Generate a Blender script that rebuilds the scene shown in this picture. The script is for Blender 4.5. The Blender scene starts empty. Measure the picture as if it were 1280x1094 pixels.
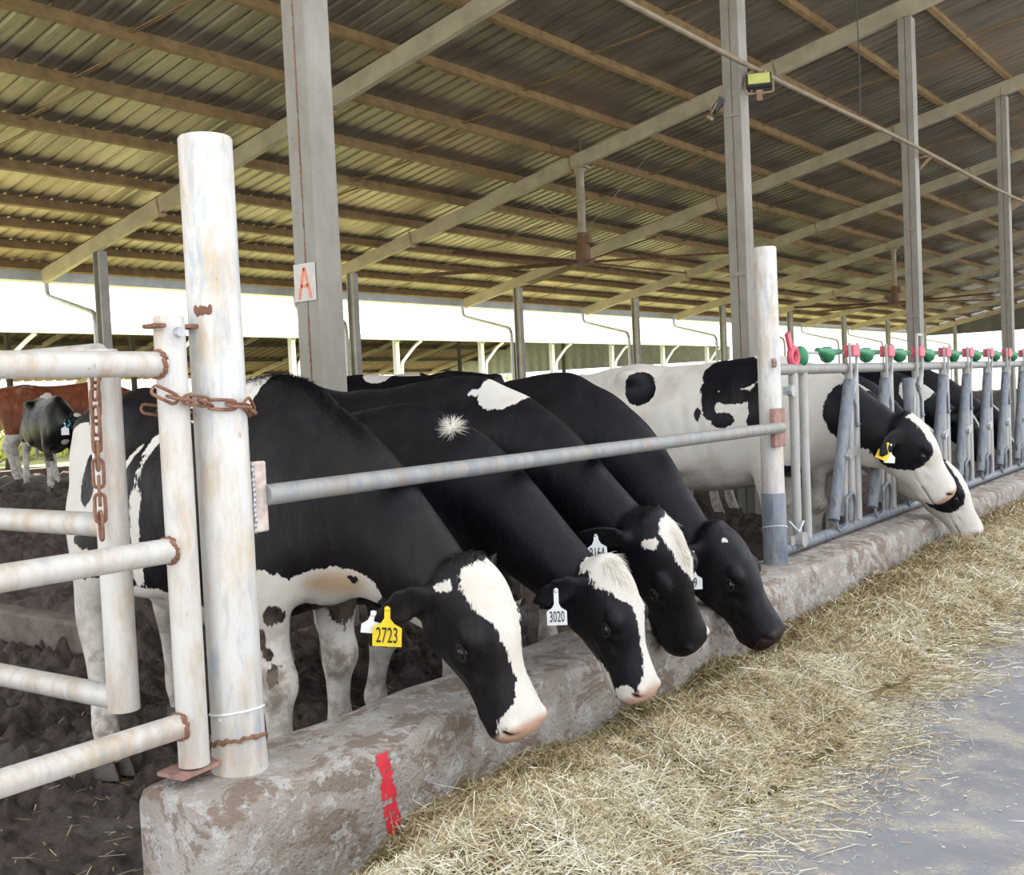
import bpy, bmesh, math, random
import numpy as np
from mathutils import Vector, Matrix, noise as mnoise
from mathutils.bvhtree import BVHTree

SC = bpy.context.scene
COL = SC.collection
random.seed(7)
RNG = np.random.default_rng(7)

# ------------------------------------------------------------------ camera
cam_data = bpy.data.cameras.new('camera')
cam = bpy.data.objects.new('camera', cam_data)
COL.objects.link(cam)
SC.camera = cam
CAM_H = 1.40
cam_data.sensor_fit = 'HORIZONTAL'
cam_data.sensor_width = 36.0
cam_data.lens = 36.0 * 1333.0 / 1280.0
cam_data.clip_start = 0.05
cam_data.clip_end = 600
_r = Vector((0.797, 0.603, -0.0455)).normalized()
_f = Vector((-0.6025, 0.7971, -0.0401))
_f = (_f - _r * _f.dot(_r)).normalized()
_u = _r.cross(_f)
cam.matrix_world = Matrix(((_r.x, _u.x, -_f.x, 0), (_r.y, _u.y, -_f.y, 0), (_r.z, _u.z, -_f.z, CAM_H), (0, 0, 0, 1)))

# ------------------------------------------------------------------ world, sun, exposure
world = bpy.data.worlds.new('sky')
SC.world = world
world.use_nodes = True
wn = world.node_tree.nodes
wl = world.node_tree.links
wn.clear()
w_out = wn.new('ShaderNodeOutputWorld')
w_bg = wn.new('ShaderNodeBackground')
w_bg.inputs['Color'].default_value = (0.93, 0.965, 1.0, 1)
w_bg.inputs['Strength'].default_value = 1.0
wl.new(w_bg.outputs['Background'], w_out.inputs['Surface'])

sun_data = bpy.data.lights.new('sun', 'SUN')
sun_data.energy = 10.0
sun_data.angle = math.radians(1.5)
sun_data.color = (1.0, 0.97, 0.90)
sun = bpy.data.objects.new('sun', sun_data)
COL.objects.link(sun)
_sd = Vector((0.42, 0.22, -0.88)).normalized()      # light comes from behind the barn, high
sun.rotation_euler = _sd.to_track_quat('-Z', 'Y').to_euler()

SC.view_settings.view_transform = 'Standard'
SC.view_settings.look = 'None'
SC.view_settings.exposure = 1.25
SC.view_settings.gamma = 1.0
SC.view_settings.use_curve_mapping = False

# ------------------------------------------------------------------ tagging helpers
def tag(o, label=None, cat=None, group=None, kind=None):
    if label: o['label'] = label
    if cat: o['category'] = cat
    if group: o['group'] = group
    if kind: o['kind'] = kind
    return o

def empty(name, loc, label, cat, group=None, rz=0.0):
    o = bpy.data.objects.new(name, None)
    COL.objects.link(o)
    o.empty_display_size = 0.1
    o.location = loc
    o.rotation_euler = (0, 0, rz)
    return tag(o, label, cat, group)

def link(o, parent=None):
    COL.objects.link(o)
    if parent is not None:
        o.parent = parent
    return o

def bm_obj(name, bm, m, parent=None, smooth=False):
    me = bpy.data.meshes.new(name)
    bmesh.ops.recalc_face_normals(bm, faces=bm.faces[:])
    bm.to_mesh(me)
    bm.free()
    if m is not None:
        me.materials.append(m)
    if smooth:
        for p in me.polygons:
            p.use_smooth = True
        try:
            me.set_sharp_from_angle(angle=math.radians(40))
        except Exception:
            pass
    return link(bpy.data.objects.new(name, me), parent)

def raw_obj(name, verts, faces, m, parent=None, smooth=False):
    me = bpy.data.meshes.new(name)
    me.from_pydata([tuple(v) for v in verts], [], faces)
    me.update()
    if m is not None:
        me.materials.append(m)
    if smooth:
        for p in me.polygons:
            p.use_smooth = True
    return link(bpy.data.objects.new(name, me), parent)

# ------------------------------------------------------------------ mesh helpers
def add_box(bm, c, s, rot=None, bevel=0.0):
    r = bmesh.ops.create_cube(bm, size=1.0)
    vs = r['verts']
    for v in vs:
        v.co = Vector((v.co.x * s[0], v.co.y * s[1], v.co.z * s[2]))
    if bevel > 0:
        es = list({e for v in vs for e in v.link_edges})
        rr = bmesh.ops.bevel(bm, geom=es, offset=bevel, segments=2, affect='EDGES', profile=0.5)
        vs = list({v for f in rr['faces'] for v in f.verts} | {v for v in vs if v.is_valid})
    for v in vs:
        p = v.co.copy()
        if rot is not None:
            p = rot @ p
        v.co = p + Vector(c)
    return vs

def basis(d, up=Vector((0, 0, 1))):
    d = d.normalized()
    if abs(d.dot(up)) > 0.98:
        up = Vector((1, 0, 0))
    s = d.cross(up).normalized()
    u = s.cross(d).normalized()
    return d, s, u

def add_rings(bm, rings, closed=False, caps=True):
    rv = [[bm.verts.new(p) for p in r] for r in rings]
    n = len(rv[0])
    m = len(rv)
    for i in range(m if closed else m - 1):
        a, b = rv[i], rv[(i + 1) % m]
        for j in range(n):
            bm.faces.new((a[j], a[(j + 1) % n], b[(j + 1) % n], b[j]))
    if caps and not closed:
        bm.faces.new(list(reversed(rv[0])))
        bm.faces.new(rv[-1])
    return rv

def add_tube(bm, pts, r, n=16, closed=False, caps=True):
    """tube through points; r a number or one radius per point"""
    pts = [Vector(p) for p in pts]
    m = len(pts)
    rs = r if isinstance(r, (list, tuple)) else [r] * m
    rings = []
    prev_u = None
    for i, p in enumerate(pts):
        if closed:
            d = pts[(i + 1) % m] - pts[i - 1]
        elif i == 0:
            d = pts[1] - pts[0]
        elif i == m - 1:
            d = pts[-1] - pts[-2]
        else:
            d = (pts[i + 1] - p).normalized() + (p - pts[i - 1]).normalized()
        d = d.normalized()
        if prev_u is None:
            d, s, u = basis(d)
        else:
            u = (prev_u - d * prev_u.dot(d))
            if u.length < 1e-5:
                d, s, u = basis(d)
            u.normalize()
            s = d.cross(u)
        prev_u = u
        rings.append([p + (s * math.cos(2 * math.pi * k / n) + u * math.sin(2 * math.pi * k / n)) * rs[i] for k in range(n)])
    return add_rings(bm, rings, closed, caps)

def add_bar(bm, a, b, w, h, up=Vector((0, 0, 1))):
    """rectangular bar from a to b, w sideways, h along up"""
    a, b = Vector(a), Vector(b)
    d, s, u = basis(b - a, up)
    q = [(-w / 2, -h / 2), (w / 2, -h / 2), (w / 2, h / 2), (-w / 2, h / 2)]
    add_rings(bm, [[a + s * x + u * y for x, y in q], [b + s * x + u * y for x, y in q]])

def bezier(p0, p1, p2, p3, n):
    p0, p1, p2, p3 = map(Vector, (p0, p1, p2, p3))
    out = []
    for i in range(n + 1):
        t = i / n
        out.append(p0 * (1 - t) ** 3 + p1 * 3 * t * (1 - t) ** 2 + p2 * 3 * t * t * (1 - t) + p3 * t ** 3)
    return out

def round_path(pts, r=0.05, n=5):
    """polyline with rounded corners"""
    pts = [Vector(p) for p in pts]
    out = [pts[0]]
    for i in range(1, len(pts) - 1):
        a, b, c = pts[i - 1], pts[i], pts[i + 1]
        d1, d2 = (a - b), (c - b)
        k = min(r, d1.length * 0.45, d2.length * 0.45)
        s, e = b + d1.normalized() * k, b + d2.normalized() * k
        for j in range(n + 1):
            t = j / n
            out.append(s * (1 - t) ** 2 + b * 2 * t * (1 - t) + e * t * t)
    out.append(pts[-1])
    return out

def _hash(ix, iy, seed):
    h = (ix * 374761393 + iy * 668265263 + seed * 982451653) & 0xFFFFFFFF
    h = ((h ^ (h >> 13)) * 1274126177) & 0xFFFFFFFF
    return ((h ^ (h >> 16)) & 0xFFFF) / 65535.0

def vnoise(x, y, seed=0):
    x = np.asarray(x, float); y = np.asarray(y, float)
    ix = np.floor(x).astype(np.int64); iy = np.floor(y).astype(np.int64)
    fx = x - ix; fy = y - iy
    fx = fx * fx * (3 - 2 * fx); fy = fy * fy * (3 - 2 * fy)
    a = _hash(ix, iy, seed); b = _hash(ix + 1, iy, seed); c = _hash(ix, iy + 1, seed); d = _hash(ix + 1, iy + 1, seed)
    return (a * (1 - fx) + b * fx) * (1 - fy) + (c * (1 - fx) + d * fx) * fy

def fbm(x, y, seed=0, oct=4):
    s = 0; a = 0.5; t = 0
    for k in range(oct):
        s = s + a * vnoise(np.asarray(x) * 2 ** k + 17.3 * k, np.asarray(y) * 2 ** k + 5.1 * k, seed + k)
        t += a; a *= 0.5
    return s / t

def sstep(a, b, x):
    t = np.clip((np.asarray(x, float) - a) / (b - a), 0, 1)
    return t * t * (3 - 2 * t)

# ------------------------------------------------------------------ materials
class NT:
    def __init__(self, name):
        self.m = bpy.data.materials.new(name)
        self.m.use_nodes = True
        self.n = self.m.node_tree.nodes
        self.l = self.m.node_tree.links
        self.b = self.n['Principled BSDF']
        self.tc = None
    def node(self, t, **kw):
        x = self.n.new(t)
        for k, v in kw.items():
            setattr(x, k, v)
        return x
    def coord(self, scale=(1, 1, 1), kind='Object'):
        if self.tc is None:
            self.tc = self.node('ShaderNodeTexCoord')
        mp = self.node('ShaderNodeMapping')
        mp.inputs['Scale'].default_value = scale
        self.l.new(self.tc.outputs[kind], mp.inputs['Vector'])
        return mp.outputs['Vector']
    def noise(self, scale, detail=4, rough=0.55, stretch=(1, 1, 1), kind='Object', dist=0.0):
        x = self.node('ShaderNodeTexNoise')
        x.inputs['Scale'].default_value = scale
        x.inputs['Detail'].default_value = detail
        x.inputs['Roughness'].default_value = rough
        x.inputs['Distortion'].default_value = dist
        self.l.new(self.coord(stretch, kind), x.inputs['Vector'])
        return x.outputs['Fac']
    def ramp(self, fac, stops):
        x = self.node('ShaderNodeValToRGB')
        cr = x.color_ramp
        while len(cr.elements) < len(stops):
            cr.elements.new(0.5)
        for e, (p, c) in zip(cr.elements, stops):
            e.position = p
            e.color = c if len(c) == 4 else (c[0], c[1], c[2], 1)
        self.l.new(fac, x.inputs['Fac'])
        return x.outputs['Color']
    def sramp(self, fac, a, b):
        x = self.node('ShaderNodeMapRange')
        x.interpolation_type = 'SMOOTHSTEP'
        x.inputs['From Min'].default_value = a
        x.inputs['From Max'].default_value = b
        self.l.new(fac, x.inputs['Value'])
        return x.outputs['Result']
    def mix(self, fac, a, b, mode='MIX'):
        x = self.node('ShaderNodeMix')
        x.data_type = 'RGBA'
        x.blend_type = mode
        for s, v in ((x.inputs[0], fac), (x.inputs[6], a), (x.inputs[7], b)):
            if isinstance(v, (int, float)):
                s.default_value = v
            elif isinstance(v, tuple):
                s.default_value = v if len(v) == 4 else (v[0], v[1], v[2], 1)
            else:
                self.l.new(v, s)
        return x.outputs[2]
    def math(self, op, a, b=0.0, c=None):
        x = self.node('ShaderNodeMath', operation=op)
        for s, v in zip(x.inputs, (a, b, c)):
            if v is None:
                continue
            if isinstance(v, (int, float)):
                s.default_value = v
            else:
                self.l.new(v, s)
        return x.outputs[0]
    def attr(self, name):
        x = self.node('ShaderNodeAttribute')
        x.attribute_name = name
        return x
    def base(self, c):
        if isinstance(c, tuple):
            self.b.inputs['Base Color'].default_value = c if len(c) == 4 else (c[0], c[1], c[2], 1)
        else:
            self.l.new(c, self.b.inputs['Base Color'])
    def rough(self, v):
        if isinstance(v, (int, float)):
            self.b.inputs['Roughness'].default_value = v
        else:
            self.l.new(v, self.b.inputs['Roughness'])
    def bump(self, h, strength=0.4, dist=0.01):
        x = self.node('ShaderNodeBump')
        x.inputs['Strength'].default_value = strength
        x.inputs['Distance'].default_value = dist
        self.l.new(h, x.inputs['Height'])
        self.l.new(x.outputs['Normal'], self.b.inputs['Normal'])

MT = {}
def simple(name, col, rough=0.6, metal=0.0, var=0.25, scale=12, bump=0.0, bdist=0.004):
    t = NT(name)
    f = t.noise(scale, 5, 0.6)
    dark = tuple(c * (1 - var) for c in col)
    lite = tuple(min(1, c * (1 + var)) for c in col)
    t.base(t.ramp(f, [(0.3, dark), (0.7, lite)]))
    t.rough(rough)
    t.b.inputs['Metallic'].default_value = metal
    if bump:
        t.bump(t.noise(scale * 5, 4), bump, bdist)
    MT[name] = t.m
    return t.m

def make_materials():
    # weathered galvanised pipe: chalky white with tan water stains, blue grey zinc, rust freckles
    def pipe(name, white, tan, zinc, rust, zinc_lo=0.5, seed=0.0):
        t = NT(name)
        a = t.noise(4.0, 6, 0.68, (3, 3, 1.0))
        b = t.noise(6.0, 7, 0.72, (4, 4, 0.8), dist=0.3)
        c = t.noise(22.0, 6, 0.7, (1, 1, 0.6))
        col = t.mix(t.sramp(a, 0.42, 0.70), white, tan)
        col = t.mix(t.sramp(b, zinc_lo - 0.04, zinc_lo + 0.22), col, zinc)
        col = t.mix(t.sramp(c, 0.66, 0.74), col, rust)
        t.base(col)
        t.rough(0.55)
        t.b.inputs['Metallic'].default_value = 0.15
        t.bump(t.noise(60, 3), 0.15, 0.002)
        MT[name] = t.m
    pipe('pipe_white', (0.56, 0.55, 0.535), (0.47, 0.385, 0.28), (0.33, 0.365, 0.41), (0.30, 0.18, 0.09), 0.50)
    pipe('pipe_gate', (0.53, 0.515, 0.49), (0.43, 0.335, 0.24), (0.36, 0.37, 0.395), (0.30, 0.165, 0.09), 0.54)
    pipe('pipe_rail', (0.30, 0.295, 0.285), (0.285, 0.23, 0.17), (0.20, 0.22, 0.25), (0.26, 0.16, 0.10), 0.46)
    pipe('steel_blue', (0.19, 0.21, 0.25), (0.25, 0.245, 0.235), (0.095, 0.12, 0.165), (0.24, 0.19, 0.15), 0.46)
    pipe('steel_pale', (0.40, 0.40, 0.395), (0.34, 0.31, 0.265), (0.26, 0.285, 0.315), (0.28, 0.20, 0.14), 0.52)
    simple('rust', (0.20, 0.095, 0.058), 0.85, 0.0, 0.45, 30, 0.4)
    simple('rust_plate', (0.30, 0.17, 0.14), 0.8, 0.0, 0.35, 25, 0.3)
    simple('chain_rust', (0.215, 0.105, 0.065), 0.75, 0.1, 0.4, 40, 0.4)
    simple('bolt', (0.45, 0.45, 0.47), 0.4, 0.6, 0.2)
    simple('pale_plate', (0.50, 0.42, 0.38), 0.7, 0.0, 0.35, 22, 0.3)
    simple('cable_tie', (0.70, 0.74, 0.78), 0.4)
    # steel columns, grey with blotches and rust at the seams
    t = NT('column_grey')
    a = t.noise(2.5, 6, 0.6, (2, 2, 1)); b = t.noise(26, 5, 0.7)
    col = t.ramp(a, [(0.3, (0.195, 0.178, 0.15)), (0.7, (0.29, 0.27, 0.238))])
    col = t.mix(t.sramp(b, 0.62, 0.72), col, (0.20, 0.145, 0.10))
    t.base(col); t.rough(0.65); t.bump(t.noise(50, 4), 0.2, 0.003)
    MT['column_grey'] = t.m
    simple('seam_rust', (0.22, 0.12, 0.07), 0.9, 0, 0.5, 40)
    simple('rafter', (0.36, 0.31, 0.23), 0.7, 0, 0.18, 3, 0.1)
    simple('purlin', (0.22, 0.142, 0.058), 0.75, 0, 0.3, 5, 0.15)
    simple('service_pipe', (0.20, 0.155, 0.10), 0.7, 0, 0.25, 6)
    simple('bracket', (0.30, 0.20, 0.13), 0.8, 0, 0.3, 8)
    simple('rear_post', (0.34, 0.325, 0.30), 0.6, 0.2, 0.2, 3)
    # roof sheet underside: zinc gone dull with dark dirt drifting along the ribs
    t = NT('roof_sheet')
    a = t.noise(0.9, 6, 0.6, (0.5, 2.0, 1)); b = t.noise(2.2, 6, 0.7, (0.5, 6, 1))
    d = t.noise(0.18, 2, 0.5)
    col = t.ramp(a, [(0.25, (0.145, 0.123, 0.09)), (0.72, (0.355, 0.318, 0.25))])
    col = t.mix(t.math('MULTIPLY', t.sramp(b, 0.50, 0.75), 0.78), col, (0.07, 0.054, 0.038))
    col = t.mix(t.math('MULTIPLY', t.sramp(d, 0.52, 0.62), 0.35), col, (0.42, 0.30, 0.20))
    t.base(col); t.rough(0.44); t.b.inputs['Metallic'].default_value = 0.6
    MT['roof_sheet'] = t.m
    simple('zinc', (0.42, 0.44, 0.47), 0.45, 0.4, 0.15, 4)
    simple('white_paint', (0.80, 0.82, 0.84), 0.5, 0, 0.05, 3)
    simple('barn_dark', (0.11, 0.105, 0.10), 0.8, 0, 0.15, 2)
    simple('barn_rusty', (0.16, 0.10, 0.065), 0.8, 0, 0.3, 2)
    # ---- concrete of the feed kerb: pale scuffed top, brown stains down the face
    t = NT('kerb_concrete')
    a = t.noise(3.5, 8, 0.65); b = t.noise(6, 8, 0.72, (1, 0.6, 1.2), dist=0.6); c = t.noise(14, 8, 0.7); e = t.noise(120, 3)
    col = t.ramp(a, [(0.25, (0.27, 0.225, 0.19)), (0.5, (0.38, 0.335, 0.30)), (0.75, (0.49, 0.46, 0.44))])
    col = t.mix(t.math('MULTIPLY', t.sramp(b, 0.515, 0.555), 0.72), col, (0.20, 0.14, 0.10))
    col = t.mix(t.math('MULTIPLY', t.sramp(c, 0.545, 0.575), 0.6), col, (0.54, 0.54, 0.53))
    col = t.mix(t.math('MULTIPLY', t.sramp(e, 0.55, 0.75), 0.25), col, (0.12, 0.09, 0.07))
    t.base(col); t.rough(0.9)
    t.bump(t.math('ADD', t.noise(9, 8, 0.7), t.math('MULTIPLY', t.noise(60, 5), 0.5)), 1.0, 0.03)
    MT['kerb_concrete'] = t.m
    # ---- alley floor: blue grey trowelled concrete with chaff dust
    t = NT('alley_concrete')
    a = t.noise(1.1, 7, 0.6, dist=0.4); b = t.noise(5.5, 9, 0.76, (0.5, 1.6, 1), dist=0.8); c = t.noise(2.6, 8, 0.74, dist=0.4); e = t.noise(95, 6, 0.75)
    col = t.ramp(a, [(0.3, (0.175, 0.175, 0.195)), (0.7, (0.27, 0.27, 0.29))])
    col = t.mix(t.math('MULTIPLY', t.sramp(b, 0.5, 0.72), 0.5), col, (0.37, 0.36, 0.36))
    dust = t.math('MULTIPLY', t.sramp(c, 0.46, 0.62), t.sramp(e, 0.35, 0.60))
    col = t.mix(t.math('MULTIPLY', dust, 0.85), col, (0.47, 0.42, 0.33))
    t.base(col); t.rough(0.75)
    t.bump(t.noise(35, 8, 0.7), 0.25, 0.004)
    MT['alley_concrete'] = t.m
    # ---- trampled mud
    t = NT('mud')
    a = t.noise(2.0, 8, 0.65); b = t.noise(9, 8, 0.72); c = t.noise(5, 8, 0.75, dist=0.5); e = t.noise(45, 6, 0.7)
    col = t.ramp(b, [(0.3, (0.036, 0.025, 0.021)), (0.7, (0.20, 0.148, 0.130))])
    col = t.mix(t.math('MULTIPLY', t.sramp(a, 0.45, 0.65), 0.6), col, (0.23, 0.19, 0.175))
    col = t.mix(t.math('MULTIPLY', t.sramp(c, 0.62, 0.70), 0.6), col, (0.30, 0.29, 0.31))
    t.base(col)
    t.rough(t.math('SUBTRACT', 0.95, t.math('MULTIPLY', t.sramp(a, 0.5, 0.7), 0.4)))
    t.bump(t.math('ADD', t.noise(14, 8, 0.75), t.math('MULTIPLY', e, 0.5)), 1.0, 0.06)
    MT['mud'] = t.m
    simple('dirty_concrete', (0.15, 0.12, 0.10), 0.9, 0, 0.4, 7, 0.6, 0.02)
    t = NT('grass_ground')
    a = t.noise(0.6, 6, 0.6); b = t.noise(8, 4, 0.7)
    col = t.ramp(b, [(0.3, (0.17, 0.19, 0.045)), (0.7, (0.42, 0.41, 0.16))])
    col = t.mix(t.sramp(a, 0.45, 0.62), col, (0.46, 0.42, 0.24))
    t.base(col); t.rough(0.95)
    MT['grass_ground'] = t.m
    # ---- hay strands and heap
    t = NT('hay')
    at = t.attr('tint')
    col = t.ramp(at.outputs['Fac'], [(0.0, (0.11, 0.075, 0.025)), (0.3, (0.30, 0.22, 0.09)), (0.6, (0.50, 0.42, 0.25)), (0.85, (0.68, 0.62, 0.46)), (1.0, (0.82, 0.79, 0.68))])
    t.base(col); t.rough(0.6)
    MT['hay'] = t.m
    t = NT('hay_base')
    a = t.noise(60, 6, 0.75, (1, 1, 1), dist=1.0); b = t.noise(3, 4)
    col = t.ramp(a, [(0.3, (0.07, 0.05, 0.018)), (0.6, (0.24, 0.185, 0.085)), (0.8, (0.42, 0.36, 0.22))])
    t.base(col); t.rough(0.9); t.bump(a, 0.8, 0.02)
    MT['hay_base'] = t.m
    # ---- paints, plastics, animal extras
    simple('red_paint', (0.60, 0.025, 0.045), 0.55, 0, 0.2, 30)
    simple('faded_red', (0.72, 0.24, 0.15), 0.7, 0, 0.25, 60)
    simple('sign_plate', (0.52, 0.49, 0.46), 0.6, 0, 0.1, 20)
    simple('pink_plastic', (0.55, 0.08, 0.12), 0.45, 0, 0.12, 15)
    simple('green_plastic', (0.015, 0.18, 0.07), 0.4, 0, 0.2, 15)
    simple('tag_yellow', (0.86, 0.62, 0.02), 0.45, 0, 0.15, 30)
    simple('tag_white', (0.80, 0.82, 0.84), 0.45, 0, 0.05, 30)
    simple('tag_teal', (0.02, 0.36, 0.42), 0.45, 0, 0.05, 30)
    simple('tag_ink', (0.02, 0.02, 0.025), 0.6)
    simple('hoof', (0.085, 0.07, 0.06), 0.7, 0, 0.5, 14, 0.3)
    simple('ear_skin', (0.30, 0.17, 0.14), 0.6, 0, 0.2, 20)
    t = NT('eye'); t.base((0.004, 0.004, 0.006)); t.rough(0.06); t.b.inputs['Specular IOR Level'].default_value = 0.45; MT['eye'] = t.m
    simple('eyelid', (0.004, 0.0038, 0.0045), 0.95, 0, 0.2)
    simple('hair_black', (0.014, 0.013, 0.016), 0.4, 0, 0.2)
    simple('hair_white', (0.75, 0.71, 0.64), 0.6, 0, 0.1)
    simple('lamp_black', (0.03, 0.03, 0.03), 0.5)
    simple('lamp_glass', (0.55, 0.58, 0.18), 0.15, 0, 0.1, 8)
    simple('fan_rust', (0.16, 0.085, 0.045), 0.7, 0, 0.3, 6)
    simple('fan_grey', (0.30, 0.25, 0.19), 0.7, 0, 0.3, 6)
    simple('leaf', (0.10, 0.19, 0.035), 0.7, 0, 0.4, 1.5)
    simple('leaf_dry', (0.30, 0.32, 0.10), 0.7, 0, 0.4, 1.5)
    simple('bark', (0.10, 0.075, 0.05), 0.9)
    simple('twine', (0.55, 0.60, 0.66), 0.6)
make_materials()
def coat_material(name, dark, dark2, white, white2):
    """coat: field 'white' is a signed distance to the patch edge in metres"""
    t = NT(name)
    w = t.attr('white').outputs['Fac']
    mud = t.attr('mud').outputs['Fac']
    tan = t.attr('tan').outputs['Fac']
    pink = t.attr('pink').outputs['Fac']
    hole = t.attr('hole').outputs['Fac']
    e = t.noise(38, 5, 0.65, (1, 1, 0.45))
    e2 = t.noise(150, 3, 0.6, (1, 1, 0.3))
    edge = t.math('ADD', t.math('MULTIPLY', t.math('SUBTRACT', e, 0.5), 0.040), t.math('MULTIPLY', t.math('SUBTRACT', e2, 0.5), 0.018))
    m = t.sramp(t.math('ADD', w, edge), -0.0025, 0.0025)
    big = t.noise(3.2, 4, 0.5)
    hair = t.noise(170, 4, 0.6, (1, 1, 0.22))
    strk = t.noise(13, 5, 0.6, (1.3, 1.3, 0.3), dist=0.6)
    dk = t.mix(t.sramp(big, 0.35, 0.7), dark, dark2)
    dk = t.mix(t.math('MULTIPLY', t.sramp(strk, 0.45, 0.75), 0.7), dk, tuple(c * 1.9 for c in dark2))
    wt = t.mix(t.sramp(t.noise(5, 5, 0.6), 0.45, 0.75), white, white2)
    col = t.mix(m, dk, wt)
    col = t.mix(t.math('MULTIPLY', tan, t.math('MULTIPLY', m, 0.85)), col, (0.50, 0.34, 0.19))
    mk = t.math('MULTIPLY', mud, t.sramp(t.noise(11, 7, 0.7), 0.40, 0.62))
    col = t.mix(t.math('MULTIPLY', mk, 0.8), col, (0.19, 0.145, 0.105))
    col = t.mix(pink, col, (0.52, 0.33, 0.25))
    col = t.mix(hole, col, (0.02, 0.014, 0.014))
    t.base(col)
    rv = t.noise(26, 5, 0.65, (1.6, 1.6, 0.35))
    t.rough(t.math('ADD', t.math('ADD', 0.30, t.math('MULTIPLY', t.sramp(rv, 0.35, 0.65), 0.22)), t.math('MULTIPLY', m, 0.3)))
    t.b.inputs['Sheen Weight'].default_value = 0.0
    t.b.inputs['Specular IOR Level'].default_value = 0.19
    t.b.inputs['Sheen Roughness'].default_value = 0.4
    t.bump(t.math('ADD', hair, t.math('MULTIPLY', t.noise(420, 2, 0.5, (1, 1, 0.3)), 0.5)), 0.45, 0.006)
    MT[name] = t.m
    return t.m
COAT_BLACK = coat_material('coat_black_white', (0.0028, 0.0030, 0.0056), (0.0056, 0.0052, 0.0078), (0.62, 0.59, 0.55), (0.52, 0.47, 0.41))
COAT_BROWN = coat_material('coat_brown_white', (0.16, 0.045, 0.022), (0.22, 0.07, 0.035), (0.70, 0.67, 0.62), (0.62, 0.55, 0.48))
COAT_BROWNBLACK = coat_material('coat_brownish_black', (0.0040, 0.0036, 0.0062), (0.0095, 0.0072, 0.0085), (0.64, 0.61, 0.565), (0.55, 0.49, 0.42))
# ------------------------------------------------------------------ cattle
R = math.radians
def cr(vals, xs, x):
    """monotone-ish cubic interpolation of rows"""
    vals = np.asarray(vals, float); xs = np.asarray(xs, float)
    i = int(np.clip(np.searchsorted(xs, x) - 1, 0, len(xs) - 2))
    t = (x - xs[i]) / (xs[i + 1] - xs[i])
    p1, p2 = vals[i], vals[i + 1]
    h = xs[i + 1] - xs[i]
    m1 = (vals[i + 1] - vals[i - 1]) / (xs[i + 1] - xs[i - 1]) * h if i > 0 else (p2 - p1)
    m2 = (vals[i + 2] - vals[i]) / (xs[i + 2] - xs[i]) * h if i + 2 < len(xs) else (p2 - p1)
    t2, t3 = t * t, t * t * t
    return (2 * t3 - 3 * t2 + 1) * p1 + (t3 - 2 * t2 + t) * m1 + (-2 * t3 + 3 * t2) * p2 + (t3 - t2) * m2

def egg(c, up, side, at, ab, hw, kt, kb, n=28, p=0.92):
    out = []
    for k in range(n):
        a = 2 * math.pi * k / n
        co, si = math.cos(a), math.sin(a)
        w = hw * (1 - (kt * max(si, 0) ** 1.6 if si > 0 else kb * max(-si, 0) ** 1.6))
        x = w * math.copysign(abs(co) ** p, co)
        y = (at if si > 0 else ab) * math.copysign(abs(si) ** p, si)
        out.append(c + side * x + up * y)
    return out

def add_ell(bm, c, r, rot=None, seg=16):
    res = bmesh.ops.create_uvsphere(bm, u_segments=seg, v_segments=10, radius=1.0)
    for v in res['verts']:
        p = Vector((v.co.x * r[0], v.co.y * r[1], v.co.z * r[2]))
        if rot is not None:
            p = rot @ p
        v.co = p + Vector(c)

TORSO = [  # x, top, bottom, half width, top narrowing, bottom narrowing
    (-1.475, 1.25, 1.08, 0.05, 0.1, 0.1), (-1.44, 1.33, 0.95, 0.125, 0.15, 0.1), (-1.34, 1.385, 0.82, 0.20, 0.25, 0.1),
    (-1.15, 1.415, 0.70, 0.25, 0.30, 0.1), (-0.95, 1.435, 0.615, 0.285, 0.32, 0.1), (-0.75, 1.405, 0.55, 0.305, 0.45, 0.15),
    (-0.45, 1.405, 0.525, 0.34, 0.50, 0.15), (-0.2, 1.43, 0.545, 0.325, 0.55, 0.15), (0.0, 1.45, 0.585, 0.275, 0.62, 0.2),
    (0.14, 1.44, 0.62, 0.25, 0.60, 0.25), (0.27, 1.36, 0.65, 0.225, 0.45, 0.3), (0.39, 1.22, 0.71, 0.17, 0.3, 0.3), (0.46, 1.08, 0.80, 0.09, 0.2, 0.2)]
HEAD = [  # u, front, back, half width, front narrowing, jaw narrowing
    (-0.045, -0.035, -0.115, 0.035, 0.1, 0.1), (-0.02, 0.000, -0.145, 0.066, 0.1, 0.2), (0.03, 0.022, -0.185, 0.090, 0.05, 0.35), (0.09, 0.034, -0.215, 0.102, 0.02, 0.42),
    (0.16, 0.036, -0.235, 0.104, 0.05, 0.45), (0.22, 0.032, -0.235, 0.100, 0.08, 0.45), (0.28, 0.022, -0.212, 0.087, 0.18, 0.40),
    (0.34, 0.008, -0.192, 0.070, 0.16, 0.36), (0.40, 0.002, -0.178, 0.069, 0.10, 0.32), (0.455, 0.002, -0.170, 0.070, 0.06, 0.22),
    (0.50, -0.004, -0.160, 0.075, 0.05, 0.26), (0.532, -0.018, -0.142, 0.066, 0.05, 0.2), (0.553, -0.045, -0.115, 0.046, 0.05, 0.1)]
FRONT = [(1.05, 0.10, 0.13, 0.15, 0.06), (0.90, 0.11, 0.165, 0.14, 0.09), (0.75, 0.075, 0.172, 0.120, 0.090), (0.62, 0.06, 0.168, 0.092, 0.076), (0.51, 0.065, 0.160, 0.070, 0.062),
    (0.44, 0.080, 0.157, 0.071, 0.067), (0.39, 0.078, 0.156, 0.065, 0.066), (0.33, 0.066, 0.155, 0.048, 0.048), (0.22, 0.060, 0.155, 0.042, 0.044),
    (0.15, 0.066, 0.155, 0.055, 0.054), (0.105, 0.082, 0.155, 0.049, 0.051), (0.07, 0.094, 0.155, 0.056, 0.056), (0.045, 0.100, 0.155, 0.056, 0.056)]
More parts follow.
